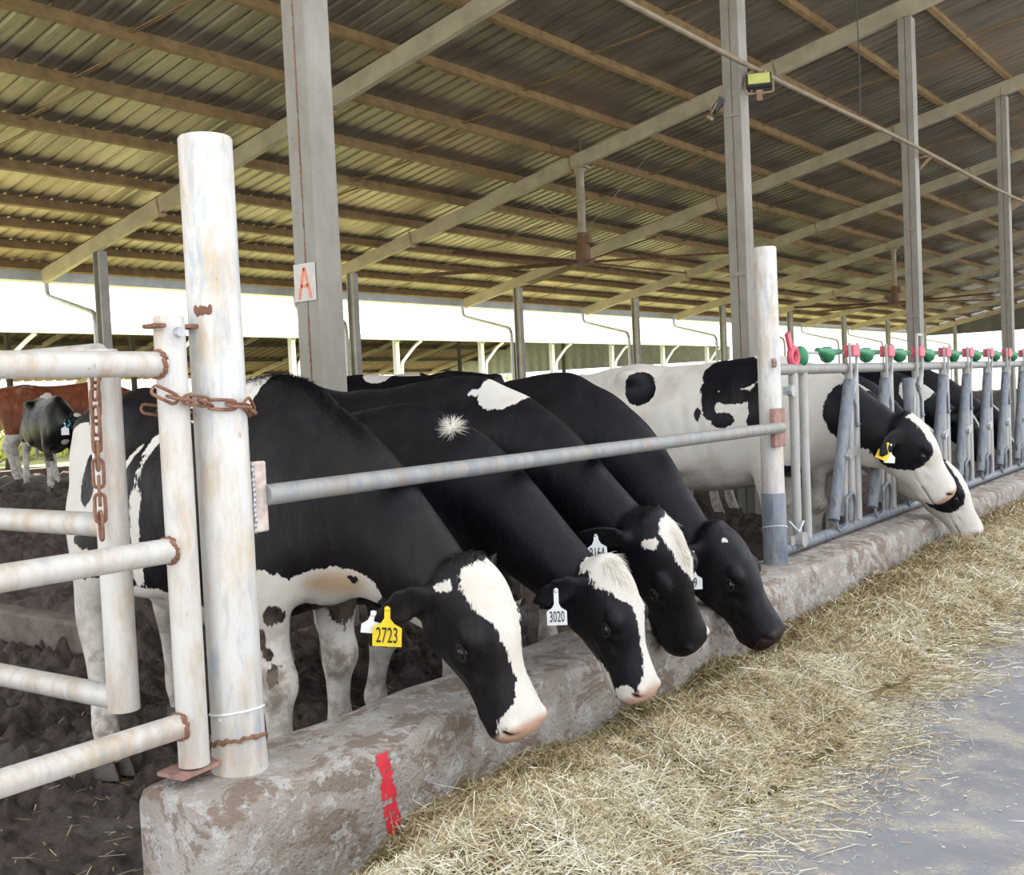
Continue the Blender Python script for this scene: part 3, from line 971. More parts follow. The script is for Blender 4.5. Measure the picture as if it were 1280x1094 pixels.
def build_feed_kerb():
    # rounded-off concrete feed kerb running along the alley, near end at the big post
    prof = [(-2.62, -0.05), (-2.62, 0.34), (-2.605, 0.368), (-2.57, 0.377), (-2.46, 0.375), (-2.345, 0.369), (-2.290, 0.362), (-2.270, 0.346), (-2.262, 0.31), (-2.253, 0.21), (-2.242, 0.10), (-2.23, -0.05)]
    ys = list(np.concatenate([[1.66, 1.672, 1.70], np.arange(1.74, 6, 0.05), np.arange(6, 14, 0.2), np.arange(14, 64.6, 2.0)]))
    bm = bmesh.new()
    rings = []
    for i, y in enumerate(ys):
        sh = {0: 0.014, 1: 0.005, 2: 0.001}.get(i, 0)
        ring = []
        for x, z in prof:
            k = 0.022 * (float(fbm(y * 3.1 + z * 4, x * 9 + z * 7, 21, 4)) - 0.5) * (1 if z > 0 else 0)
            cx = -2.43
            ring.append(Vector((x + (sh if x < cx else -sh) + k * (1 if x > cx else -1), y + (k if i < 3 else 0), z - (sh if z > 0.2 else 0) + k * 0.7)))
        rings.append(ring)
    add_rings(bm, rings)
    # crumble the top edges a little
    o = bm_obj('feed_kerb', bm, MT['kerb_concrete'], smooth=True)
    tag(o, 'long worn concrete feed kerb between the cows and the hay', 'kerb')
    # painted mark brushed down the face, lying on the concrete
    bv = BVHTree.FromObject(o, bpy.context.evaluated_depsgraph_get())
    V, F = [], []
    rg = random.Random(3)
    NZ, NY = 30, 8
    for k in range(NZ + 1):
        z = 0.338 - 0.25 * k / NZ
        y0 = 2.238 + 0.010 * k / NZ + rg.uniform(-0.005, 0.005); y1 = 2.290 + 0.022 * k / NZ + rg.uniform(-0.006, 0.006)
        if 6 < k < 11: y0 += 0.008
        for j in range(NY + 1):
            y = y0 + (y1 - y0) * j / NY
            hit = bv.ray_cast(Vector((-1.9, y, z + 0.06)), Vector((-1, 0, -0.16)).normalized())
            q = hit[0] if hit[0] is not None else Vector((-2.25, y, z))
            nn = hit[1] if hit[1] is not None else Vector((1, 0, 0))
            if nn.x < 0: nn = -nn
            V.append(q + nn * 0.0018)
    W = NY + 1
    for k in range(NZ):
        for j in range(NY):
            if rg.random() < (0.03 + 0.10 * (k > 22) + 0.08 * (j in (0, NY - 1))) or (17 <= k <= 18 and j < 6):
                continue
            F.append((k * W + j, k * W + j + 1, (k + 1) * W + j + 1, (k + 1) * W + j))
    m = raw_obj('paint_mark', V, F, MT['red_paint'], o)
    m['label'] = 'red paint stripe down the kerb face'
build_feed_kerb()

# ------------------------------------------------------------------ roof
SL = 0.2148
def raf_z(x):                                # underside of the rafters
    return 3.816 + SL * (x + 18.48)
RAF_H = 0.25
PUR_H = 0.15
X0, X1 = -18.75, -1.6
Y0, Y1 = -1.7, 64.7
FRAMES = [-1.5 + 6.005 * k for k in range(12)]     # y of the portal frames

def build_roof():
    # ribbed sheet
    bm = bmesh.new()
    prof = []
    y = Y0
    pitch = 0.25
    while y < Y1:
        prof += [(y, 0), (y + 0.105, 0), (y + 0.13, 0.032), (y + 0.165, 0.032), (y + 0.19, 0)]
        y += pitch
    xs = [X0 - 0.05] + [X0 + (X1 - X0) * k / 8 for k in range(1, 9)]
    rows = []
    for x in xs:
        zb = raf_z(x) + RAF_H + PUR_H + 0.002
        rows.append([bm.verts.new((x, yy, zb + h)) for yy, h in prof])
    for a, b in zip(rows[:-1], rows[1:]):
        for j in range(len(prof) - 1):
            bm.faces.new((a[j], a[j + 1], b[j + 1], b[j]))
    o = bm_obj('ceiling', bm, MT['roof_sheet']); o['kind'] = 'structure'
    sol = o.modifiers.new('t', 'SOLIDIFY'); sol.thickness = 0.004; sol.offset = 1
    # rafters
    rl = {1: 'sloping steel rafter crossing behind the near lettered column', 2: 'sloping rafter carrying the nearest ceiling fan', 3: 'sloping rafter just beyond the nearest ceiling fan',
          4: 'rafter meeting the top of the far right column', 5: 'rafter low in the barn, next but one beyond the nearest fan rafter'}
    for i, y in enumerate(FRAMES):
        if i < 1 or i > 11: continue
        bm = bmesh.new()
        a = Vector((-18.5, y, raf_z(-18.5) + RAF_H / 2)); b = Vector((X1, y, raf_z(X1) + RAF_H / 2))
        add_bar(bm, a, b, 0.10, RAF_H)
        o = bm_obj('rafter', bm, MT['rafter'])
        k = i - 1
        lab = 'rafter at the near end, out over the lettered column' if i == 1 else ('rafter crossing behind the lettered column down to the leftmost rear post' if i == 2 else
              ('rafter that the nearest ceiling fan hangs from' if i == 3 else 'rafter meeting the %s rear post from the left' % ORD[i - 2]))
        tag(o, lab, 'rafter', 'sloping steel rafters under the roof')
        for xx in (-14.9, -10.9, -6.9):          # purlin cleats under the beam
            cb = bmesh.new()
            add_box(cb, (xx, y, raf_z(xx) + RAF_H / 2 - 0.01), (0.03, 0.125, RAF_H + 0.06), Matrix.Rotation(-math.atan(SL), 3, 'Y'))
            add_box(cb, (xx + 0.03, y, raf_z(xx) - 0.03), (0.10, 0.13, 0.02), Matrix.Rotation(-math.atan(SL), 3, 'Y'))
            bm_obj('cleat', cb, MT['bracket'], o)
    # purlins
    px = [-18.55, -17.62, -16.72, -15.85, -14.68, -13.40, -12.16, -10.94, -9.70, -8.46, -7.22, -5.98, -4.74, -3.50, -2.26]
    for i, x in enumerate(px):
        bm = bmesh.new()
        zc = raf_z(x) + RAF_H + PUR_H / 2
        R = Matrix.Rotation(-math.atan(SL), 3, 'Y')
        add_box(bm, (x, (Y0 + Y1) / 2, zc), (0.055, Y1 - Y0, PUR_H), R)
        add_box(bm, (x + 0.03, (Y0 + Y1) / 2, zc - PUR_H / 2 + 0.008), (0.075, Y1 - Y0, 0.016), R)
        o = bm_obj('purlin', bm, MT['purlin'])
        tag(o, 'rust brown roof purlin, %s up from the eave' % ORD[i], 'purlin', 'rust brown purlins under the roof sheet')
    # sag rods: short struts from purlin to purlin in the middle of every bay
    for i in range(1, 11):
        y = FRAMES[i] + 3.0
        bm = bmesh.new()
        for k in range(len(px) - 1):
            a = Vector((px[k], y - 0.10, raf_z(px[k]) + RAF_H + 0.09)); b = Vector((px[k + 1], y + 0.10, raf_z(px[k + 1]) + RAF_H + 0.035))
            add_tube(bm, [a, b], 0.012, 6)
            add_tube(bm, [a + Vector((0, 0.05, 0)), b + Vector((0, 0.05, 0))], 0.007, 5)
        o = bm_obj('sag_rod', bm, MT['purlin'])
        lab = 'thin sag rod line crossing the purlins left of the lettered column' if i == 1 else 'thin sag rod line in the %s roof bay from the left' % ORD[i - 1]
        tag(o, lab, 'rod', 'thin sag rods between the purlins')
    # gutter and gable sheet at the far end
    bm = bmesh.new()
    gz = raf_z(-18.6) + 0.06
    q = [(-18.62, gz + 0.20), (-18.62, gz + 0.02), (-18.80, gz + 0.0), (-18.84, gz + 0.18), (-18.82, gz + 0.18), (-18.785, gz + 0.02), (-18.635, gz + 0.035), (-18.60, gz + 0.20)]
    add_rings(bm, [[Vector((x, yy, z)) for x, z in q] for yy in (Y0, Y1)])
    o = bm_obj('eave_gutter', bm, MT['zinc']); tag(o, 'long zinc gutter along the rear eave', 'gutter')
    bm = bmesh.new()
    pts = [(-17.0, 3.95), (X1, 3.95), (X1, raf_z(X1)), (-17.0, raf_z(-17.0))]
    n = 90
    top, bot = [], []
    for k in range(n + 1):
        x = -18.5 + (X1 + 18.5) * k / n
        off = 0.02 if k % 3 == 0 else 0
        top.append(bm.verts.new((x, Y1 + 0.1 + off, raf_z(x) + 0.4))); bot.append(bm.verts.new((x, Y1 + 0.1 + off, min(3.75, raf_z(x) + 0.35))))
    for k in range(n):
        bm.faces.new((top[k], top[k + 1], bot[k + 1], bot[k]))
    o = bm_obj('wall_far', bm, MT['barn_dark']); o['kind'] = 'structure'
    sol = o.modifiers.new('t', 'SOLIDIFY'); sol.thickness = 0.01
build_roof()

# ------------------------------------------------------------------ columns, rear posts, downpipes
def build_column(y, label, letter=False, conduit=False):
    x = -4.84
    zt = raf_z(x) - 0.03
    r = empty('steel_column', (x, y, 0), label, 'column', 'tall grey box columns')
    w, hw = 0.2, 0.1
    bm = bmesh.new()
    for s in (-1, 1):       # two channels welded lip to lip: the seam runs up the middle of two faces
        add_box(bm, (s * 0.0515, 0, zt / 2), (0.097, w, zt), bevel=0.008)
    bm_obj('shaft', bm, MT['column_grey'], r)
    rg = random.Random(int(y * 10))
    bm = bmesh.new()
    z = 0.9
    while z < zt - 0.2:
        L = rg.uniform(0.05, 0.5)
        for s in (-1,):
            add_tube(bm, [(0, s * 0.0985, z), (rg.uniform(-.002, .002), s * 0.0995, z + L / 2), (0, s * 0.0985, z + L)], 0.005, 6)
        z += L + rg.uniform(0.02, 0.12)
    bm_obj('weld_seam', bm, MT['seam_rust'], r)
    bm = bmesh.new()
    add_box(bm, (0, 0, 0.012), (0.34, 0.34, 0.024))
    bm_obj('base_plate', bm, MT['rust_plate'], r)
    if letter:
        s = empty('letter_sign', (x - 0.005, y - 0.108, 2.13), 'small grey tin plate with a hand painted red letter A on the near column', 'sign')
        bm = bmesh.new()
        add_box(bm, (0, 0, 0), (0.185, 0.004, 0.225))
        p = bm_obj('plate', bm, MT['sign_plate'], s)
        bm = bmesh.new()          # brushed letter A from three strokes
        f = -0.0035
        for a, b, wd in (((-0.05, -0.098), (-0.004, 0.085), 0.022), ((0.052, -0.096), (0.002, 0.088), 0.021), ((-0.030, -0.022), (0.030, -0.020), 0.020)):
            add_bar(bm, (a[0], f, a[1]), (b[0], f, b[1]), 0.0016, wd, up=Vector((1, 0, 0)) if abs(b[1] - a[1]) > 0.1 else Vector((0, 0, 1)))
        l = bm_obj('letter', bm, MT['faded_red'], p)
    else:
        bm = bmesh.new()
        for z in ((2.55, 4.2) if y < 12 else (2.3, 3.6)):
            add_box(bm, (0.0, -0.106, z), (0.17, 0.012, 0.035))
        bm_obj('clip_plate', bm, MT['column_grey'], r)
    return r
for k, lab in enumerate(['thick grey box column nearest the camera, carrying the letter sign', 'tall grey box column with floodlights behind the slim white post', 'tall grey box column rising behind the headlocks, left of the last one', 'tall grey box column at the right edge behind the headlocks']):
    build_column(FRAMES[1] + 6.005 * k, lab, letter=(k == 0))
for k in range(4, 7):
    build_column(FRAMES[1] + 6.005 * k, 'grey box column far down the row, beyond the right edge')

def build_rear():
    for i, y in enumerate(FRAMES[2:]):
        bm = bmesh.new()
        x = -16.7
        zt = raf_z(x) - 0.02
        for s in (-1, 1):
            add_box(bm, (x + s * 0.085, y, zt / 2), (0.022, 0.16, zt))
        add_box(bm, (x, y, zt / 2), (0.16, 0.03, zt))
        o = bm_obj('rear_post', bm, MT['rear_post'])
        tag(o, 'slim steel rear post under the eave, %s from the left' % ORD[i], 'post', 'slim steel posts along the rear eave')
        bm = bmesh.new()
        g = raf_z(-18.6) + 0.04
        path = round_path([(-18.72, y + 0.14, g + 0.04), (-18.70, y + 0.14, g - 0.22), (-17.05, y + 0.05, 3.16), (-16.98, y + 0.02, 3.0), (-16.96, y + 0.0, 0.3)], 0.16, 5)
        add_tube(bm, path, 0.045, 10)
        o = bm_obj('downpipe', bm, MT['zinc'])
        tag(o, 'cranked zinc downpipe from the gutter to the rear post, %s from the left' % ORD[i], 'downpipe', 'zinc downpipes along the rear eave')
build_rear()

# conduit pipe with brackets, wire, floodlights
def build_conduit():
    bm = bmesh.new()
    pts = [(-4.64, 4.0 + 1.5 * k, 4.68 + 0.006 * (4.0 + 1.5 * k - 10) + 0.02 * math.sin(k)) for k in range(40)]
    add_tube(bm, pts, 0.028, 10)
    o = bm_obj('service_pipe', bm, MT['service_pipe']); tag(o, 'thin horizontal pipe running from column to column under the roof', 'pipe')
    for k in range(1, 6):
        y = FRAMES[1] + 6.005 * k
        bm = bmesh.new()
        z = 4.68 + 0.006 * (y - 10)
        add_bar(bm, (-4.74, y + 0.12, z - 0.05), (-4.55, y + 0.12, z - 0.05), 0.03, 0.03)
        add_bar(bm, (-4.74, y + 0.12, z - 0.22), (-4.57, y + 0.12, z - 0.06), 0.03, 0.03)
        o = bm_obj('pipe_bracket', bm, MT['bracket'])
        tag(o, 'small rusty triangular bracket carrying the pipe on the %s' % ['floodlight column', 'column behind the headlocks', 'rightmost column', 'fifth column of the row', 'sixth column of the row'][k - 1], 'bracket', 'triangular pipe brackets on the columns')
    bm = bmesh.new()
    pts = bezier((-4.62, 13.6, 5.02 + 1.6), (-4.6, 13.7, 6.0), (-4.6, 13.7, 5.4), (-4.64, 13.75, 4.70), 8)
    add_tube(bm, pts, 0.008, 6)
    o = bm_obj('hanging_wire', bm, MT['lamp_black']); tag(o, 'thin wire drooping from the roof to the service pipe', 'wire')
    def flood(loc, rz, sc, lab):
        f = empty('floodlight', loc, lab, 'floodlight')
        f.rotation_euler = (math.radians(-38), 0, rz)
        f.scale = (sc, sc, sc)
        bm = bmesh.new()
        add_box(bm, (0, 0, 0), (0.26, 0.06, 0.20), bevel=0.012)
        for k in range(6):
            add_box(bm, (-0.1 + k * 0.04, 0.045, 0), (0.01, 0.04, 0.17))
        h = bm_obj('housing', bm, MT['lamp_black'], f)
        bm = bmesh.new(); add_box(bm, (0, -0.033, 0), (0.22, 0.008, 0.16)); bm_obj('lens', bm, MT['lamp_glass'], f)
        bm = bmesh.new()
        add_tube(bm, round_path([(-0.14, 0, 0), (-0.14, 0.02, -0.17), (0.14, 0.02, -0.17), (0.14, 0, 0)], 0.03, 3), 0.01, 6)
        add_box(bm, (0, 0.03, -0.19), (0.06, 0.10, 0.04))
        bm_obj('mounting_bracket', bm, MT['bracket'], f)
    flood((-4.58, 10.52, 4.52), math.radians(25), 1.0, 'yellow lensed floodlight on the right side of the second column')
    flood((-5.02, 10.42, 4.34), math.radians(-60), 0.75, 'small black floodlight on the left side of the second column')
build_conduit()

# big ceiling fans
def build_fan(y, lab, rot):
    x = -10.72
    zt = raf_z(x)
    f = empty('ceiling_fan', (x, y, 3.75), lab, 'fan')
    dz = zt - 3.75
    bm = bmesh.new(); add_tube(bm, [(0, 0, 0.55), (0, 0, dz - 0.12)], 0.075, 12); add_tube(bm, [(0, 0, dz - 0.12), (0, 0, dz - 0.02)], [0.075, 0.12], 12); bm_obj('drop_tube', bm, MT['fan_grey'], f, True)
    bm = bmesh.new(); add_box(bm, (0, 0, dz - 0.01), (0.35, 0.22, 0.03)); bm_obj('mounting_plate', bm, MT['fan_grey'], f)
    bm = bmesh.new()
    add_tube(bm, [(0, 0, 0.06), (0, 0, 0.10), (0, 0, 0.30), (0, 0, 0.34), (0, 0, 0.55)], [0.12, 0.14, 0.13, 0.10, 0.10], 14)
    add_box(bm, (0.13, 0, 0.42), (0.12, 0.10, 0.16), bevel=0.02)
    bm_obj('motor', bm, MT['fan_rust'], f, True)
    bm = bmesh.new(); add_tube(bm, [(0, 0, -0.03), (0, 0, 0.06)], [0.20, 0.22], 18); bm_obj('hub', bm, MT['fan_rust'], f, True)
    for k in range(6):
        a = rot + k * math.pi / 3
        d = Vector((math.cos(a), math.sin(a), 0)); s = Vector((-math.sin(a), math.cos(a), 0))
        bm = bmesh.new()
        rings = []
        for t, w in ((0.15, 0.05), (0.35, 0.06), (0.5, 0.16), (3.3, 0.15)):
            c = d * t + Vector((0, 0, 0.01 - 0.02 * (t / 3.3) ** 2))
            q = [(-w / 2, -0.03), (-w / 6, -0.002), (w / 6, 0.012), (w / 2, 0.026), (w / 6, 0.024), (-w / 6, 0.012)]
            rings.append([c + s * u + Vector((0, 0, v)) for u, v in q])
        add_rings(bm, rings)
        bm_obj('blade', bm, MT['fan_rust'], f, True)
    bm = bmesh.new()
    for k in range(4):
        a = k * math.pi / 2 + 0.6
        add_tube(bm, [(0.08 * math.cos(a), 0.08 * math.sin(a), 0.6), (1.3 * math.cos(a), 1.3 * math.sin(a), dz + (0.2 if math.cos(a) > 0 else -0.2))], 0.005, 5)
    bm_obj('guy_wire', bm, MT['fan_grey'], f)
build_fan(16.52, 'large ceiling fan hanging from a rafter near the middle', 0.42)
build_fan(34.53, 'large ceiling fan far back, seen left of the column behind the headlocks', 0.75)
# ------------------------------------------------------------------ posts, rail, gates, chains
def round_post(name, loc, r, z0, z1, m, parent=None, n=28):
    bm = bmesh.new()
    add_tube(bm, [(0, 0, z0), (0, 0, z1 - 0.006), (0, 0, z1)], [r, r, r - 0.004], n)
    o = bm_obj(name, bm, m, parent, True)
    if loc is not None: o.location = loc
    return o

POST1 = (FX, 1.90)
POST2 = (FX, 5.67)
def build_posts():
    p = empty('fence_post', (POST1[0], POST1[1], 0.355), 'thick white steel post at the near end of the kerb', 'post')
    round_post('pipe', None, 0.074, 0.0, 1.80, MT['pipe_white'], p, 40)
    # flared foot collar with a torn rusty edge
    bm = bmesh.new()
    add_tube(bm, [(0, 0, 0.0), (0, 0, 0.03), (0, 0, 0.105)], [0.082, 0.079, 0.0755], 32)
    bm_obj('foot_collar', bm, MT['pipe_gate'], p, True)
    bm = bmesh.new()
    rg = random.Random(5)
    ring = [Vector((0.0775 * math.cos(a), 0.0775 * math.sin(a), 0.10 + 0.018 * math.sin(a * 1.0 + 2) + rg.uniform(-0.006, 0.006))) for a in [2 * math.pi * k / 40 for k in range(40)]]
    add_tube(bm, ring, [0.004 + rg.uniform(0, 0.004) for _ in ring], 6, closed=True)
    bm_obj('weld_ring', bm, MT['rust'], p)
    # rust patch of an old weld on the front
    d = Vector((0.45, -0.89, 0)).normalized()
    bm = bmesh.new()
    t = Vector((0.89, 0.45, 0))
    for k in range(9):
        u = -0.022 + 0.0055 * k
        q = (d + t * (u / 0.074)).normalized() * 0.074
        add_ell(bm, q + Vector((0, 0, 1.315 + rg.uniform(-0.004, 0.004))), (0.006, 0.006, 0.010 + rg.uniform(0, 0.004)), seg=8)
    bm_obj('weld_scar', bm, MT['rust'], p, True)
    bm = bmesh.new()
    add_tube(bm, [Vector((0.0755 * math.cos(a), 0.0755 * math.sin(a), 0.185 + 0.012 * math.cos(a + 0.2))) for a in [2 * math.pi * k / 36 for k in range(36)]], 0.0032, 6, closed=True)
    hb = d * 0.078
    add_box(bm, (hb.x - 0.02, hb.y, 0.178), (0.012, 0.008, 0.010))
    bm_obj('cable_tie', bm, MT['cable_tie'], p)
    # rail plate on the far side of the post
    bm = bmesh.new()
    add_box(bm, (0.03, 0.092, 0.785), (0.014, 0.062, 0.205), bevel=0.006)
    bm_obj('rail_plate', bm, MT['pale_plate'], p)
    bm = bmesh.new()
    for k in range(14):
        add_ell(bm, (0.042, 0.068 + rg.uniform(-0.002, 0.002), 0.69 + k * 0.0145), (0.006, 0.006, 0.009), seg=8)
    bm_obj('weld_bead', bm, MT['bolt'], p, True)
    bm = bmesh.new()
    add_box(bm, (-0.01, -0.10, 1.272), (0.06, 0.22, 0.012), bevel=0.004)
    bm_obj('upper_hinge_plate', bm, MT['rust'], p)
    bm = bmesh.new()
    add_box(bm, (-0.03, -0.115, 0.058), (0.10, 0.21, 0.012), Matrix.Rotation(0.12, 3, 'Z'))
    bm_obj('lower_hinge_plate', bm, MT['rust_plate'], p)

    p = empty('fence_post', (POST2[0], POST2[1], 0.36), 'slimmer white steel post where the headlocks begin', 'post')
    round_post('pipe', None, 0.063, 0.0, 1.80, MT['pipe_white'], p, 32)
    round_post('sleeve', None, 0.068, 0.0, 0.42, MT['steel_blue'], p, 32)
    bm = bmesh.new()
    add_box(bm, (0.055, -0.035, 0.79), (0.03, 0.15, 0.215), bevel=0.006)
    bm_obj('rail_plate', bm, MT['rust_plate'], p)
    bm = bmesh.new()
    bmesh.ops.create_cone(bm, segments=6, radius1=0.026, radius2=0.026, depth=0.02, cap_ends=True, matrix=Matrix.Translation((0.048, -0.045, 1.15)) @ Matrix.Rotation(math.pi / 2, 4, Vector((0.72, 0.69, 0)).cross(Vector((0, 0, 1)))))
    bm_obj('bolt', bm, MT['rust_plate'], p)
    for z in (0.22,):
        bm = bmesh.new()
        add_tube(bm, [Vector((0.0695 * math.cos(a), 0.0695 * math.sin(a), z + 0.02 * math.cos(a * 1 + 1))) for a in [2 * math.pi * k / 30 for k in range(30)]], 0.0035, 6, closed=True)
        bm_obj('twine', bm, MT['twine'], p)
    # rail
    bm = bmesh.new()
    add_tube(bm, [(FX + 0.030, POST1[1] + 0.117, 1.142), (FX + 0.05, (POST1[1] + POST2[1]) / 2, 1.148), (FX + 0.075, POST2[1] - 0.03, 1.150)], 0.031, 22)
    o = bm_obj('fence_rail', bm, MT['pipe_rail'], smooth=True)
    tag(o, 'long horizontal grey pipe rail between the two white posts', 'rail')
build_posts()

def weld_patch(bm, c, axis, r, rg):
    d, s, u = basis(Vector(axis))
    for k in range(44):
        a = 2 * math.pi * k / 44
        add_ell(bm, Vector(c) + (s * math.cos(a) + u * math.sin(a)) * r + d * rg.uniform(-0.006, 0.006), (0.0045 + rg.uniform(0, 0.003),) * 3, seg=8)

def build_gates():
    rg = random.Random(9)
    ux, uy = FX - 0.01, 1.755
    g = empty('pipe_gate', (ux, uy, 0.42), 'white pipe gate with three bars leaving the frame at left', 'gate')
    round_post('hinge_upright', None, 0.042, 0.005, 1.235, MT['pipe_gate'], g, 26)
    for z in (1.105, 0.602, 0.122):
        b2 = bmesh.new()
        add_tube(b2, [(0.0, -0.030, z), (0.0, -2.6, z + 0.005)], 0.034, 22)
        bm_obj('bar', b2, MT['pipe_gate'], g, True)
        bm = bmesh.new()
        weld_patch(bm, (0.0, -0.040, z), (0, 1, 0), 0.0345, rg)
        bm_obj('weld_bead', bm, MT['rust'], g, True)
    round_post('free_upright', None, 0.042, -0.2, 1.235, MT['pipe_gate'], g, 20).location = (0, -2.6, 0)
    bm = bmesh.new()
    bmesh.ops.create_cone(bm, segments=14, radius1=0.016, radius2=0.013, depth=0.03, cap_ends=True, matrix=Matrix.Translation((0.040, -0.002, 1.188)) @ Matrix.Rotation(math.pi / 2, 4, 'Y'))
    bm_obj('hinge_bolt', bm, MT['bolt'], g, True)

    g = empty('pipe_gate', (-2.66, 1.665, 0.575), 'second pipe gate behind the first, swung back into the muddy yard', 'gate')
    bm = bmesh.new()
    add_tube(bm, [(0, 0, 0.0), (0, 0, 0.99), (0, 0, 1.00)], [0.043, 0.043, 0.037], 24)
    bm_obj('end_upright', bm, MT['pipe_gate'], g, True)
    for z in (0.985, 0.515, 0.030):
        b2 = bmesh.new()
        add_tube(b2, [(-0.02, 0, z), (-3.0, -0.20, z + 0.02)], 0.034, 18)
        bm_obj('bar', b2, MT['pipe_gate'], g, True)
    round_post('hinge_upright', None, 0.042, -0.2, 1.03, MT['pipe_gate'], g, 18).location = (-3.0, -0.2, 0)
build_gates()

def chain(name, path, label, pitch=0.047, wire=0.0047, lw=0.0135, ll=0.040):
    """links laid along a path, every other one turned a quarter"""
    pts = [Vector(p) for p in path]
    cum = [0]
    for a, b in zip(pts[:-1], pts[1:]):
        cum.append(cum[-1] + (b - a).length)
    def at(s):
        for i in range(len(pts) - 1):
            if s <= cum[i + 1] or i == len(pts) - 2:
                t = (s - cum[i]) / max(1e-6, cum[i + 1] - cum[i])
                return pts[i].lerp(pts[i + 1], t), (pts[i + 1] - pts[i]).normalized()
    root = empty(name, pts[0], label, 'chain')
    link_bm = bmesh.new()
    ring = []
    for k in range(20):
        a = 2 * math.pi * k / 20
        c, s_ = math.cos(a), math.sin(a)
        ring.append(Vector((lw * s_, 0, (ll - lw) * (1 if c > 0 else -1) * min(1, abs(c) * 3) + lw * c * 0.9)))
    add_tube(link_bm, ring, wire, 8, closed=True)
    proto = bm_obj('link', link_bm, MT['chain_rust'], root, True)
    n = int(cum[-1] / pitch)
    rg = random.Random(4)
    for i in range(n):
        p, d = at((i + 0.5) * pitch)
        o = proto if i == 0 else proto.copy()
        if i: link(o, root)
        q = d.to_track_quat('Z', 'X')
        tw = (math.pi / 2 if i % 2 else 0) + rg.uniform(-0.25, 0.25) + 0.4
        M = Matrix.Translation(p - pts[0]) @ q.to_matrix().to_4x4() @ Matrix.Rotation(tw, 4, 'Z')
        o.matrix_local = M
    return root
P1 = Vector((POST1[0], POST1[1], 0))
path = [(-2.424, 1.668, 1.452), (-2.420, 1.70, 1.436), (-2.417, 1.745, 1.428), (-2.412, 1.80, 1.420)]
for k in range(13):
    a = math.radians(-62 + k * 18)
    path.append((FX + 0.086 * math.cos(a), POST1[1] + 0.086 * math.sin(a), 1.412 - 0.002 * k - (0.012 if k > 5 else 0)))
path += [(-2.552, 1.83, 1.39), (-2.570, 1.74, 1.405), (-2.60, 1.70, 1.41)]
chain('chain', path, 'rusty chain wrapped round the thick post and the gate upright')
chain('chain', [(-2.615, 1.615, 1.545), (-2.612, 1.605, 1.45), (-2.61, 1.60, 1.30), (-2.61, 1.598, 1.03)], 'rusty chain hanging straight down beside the second gate upright')

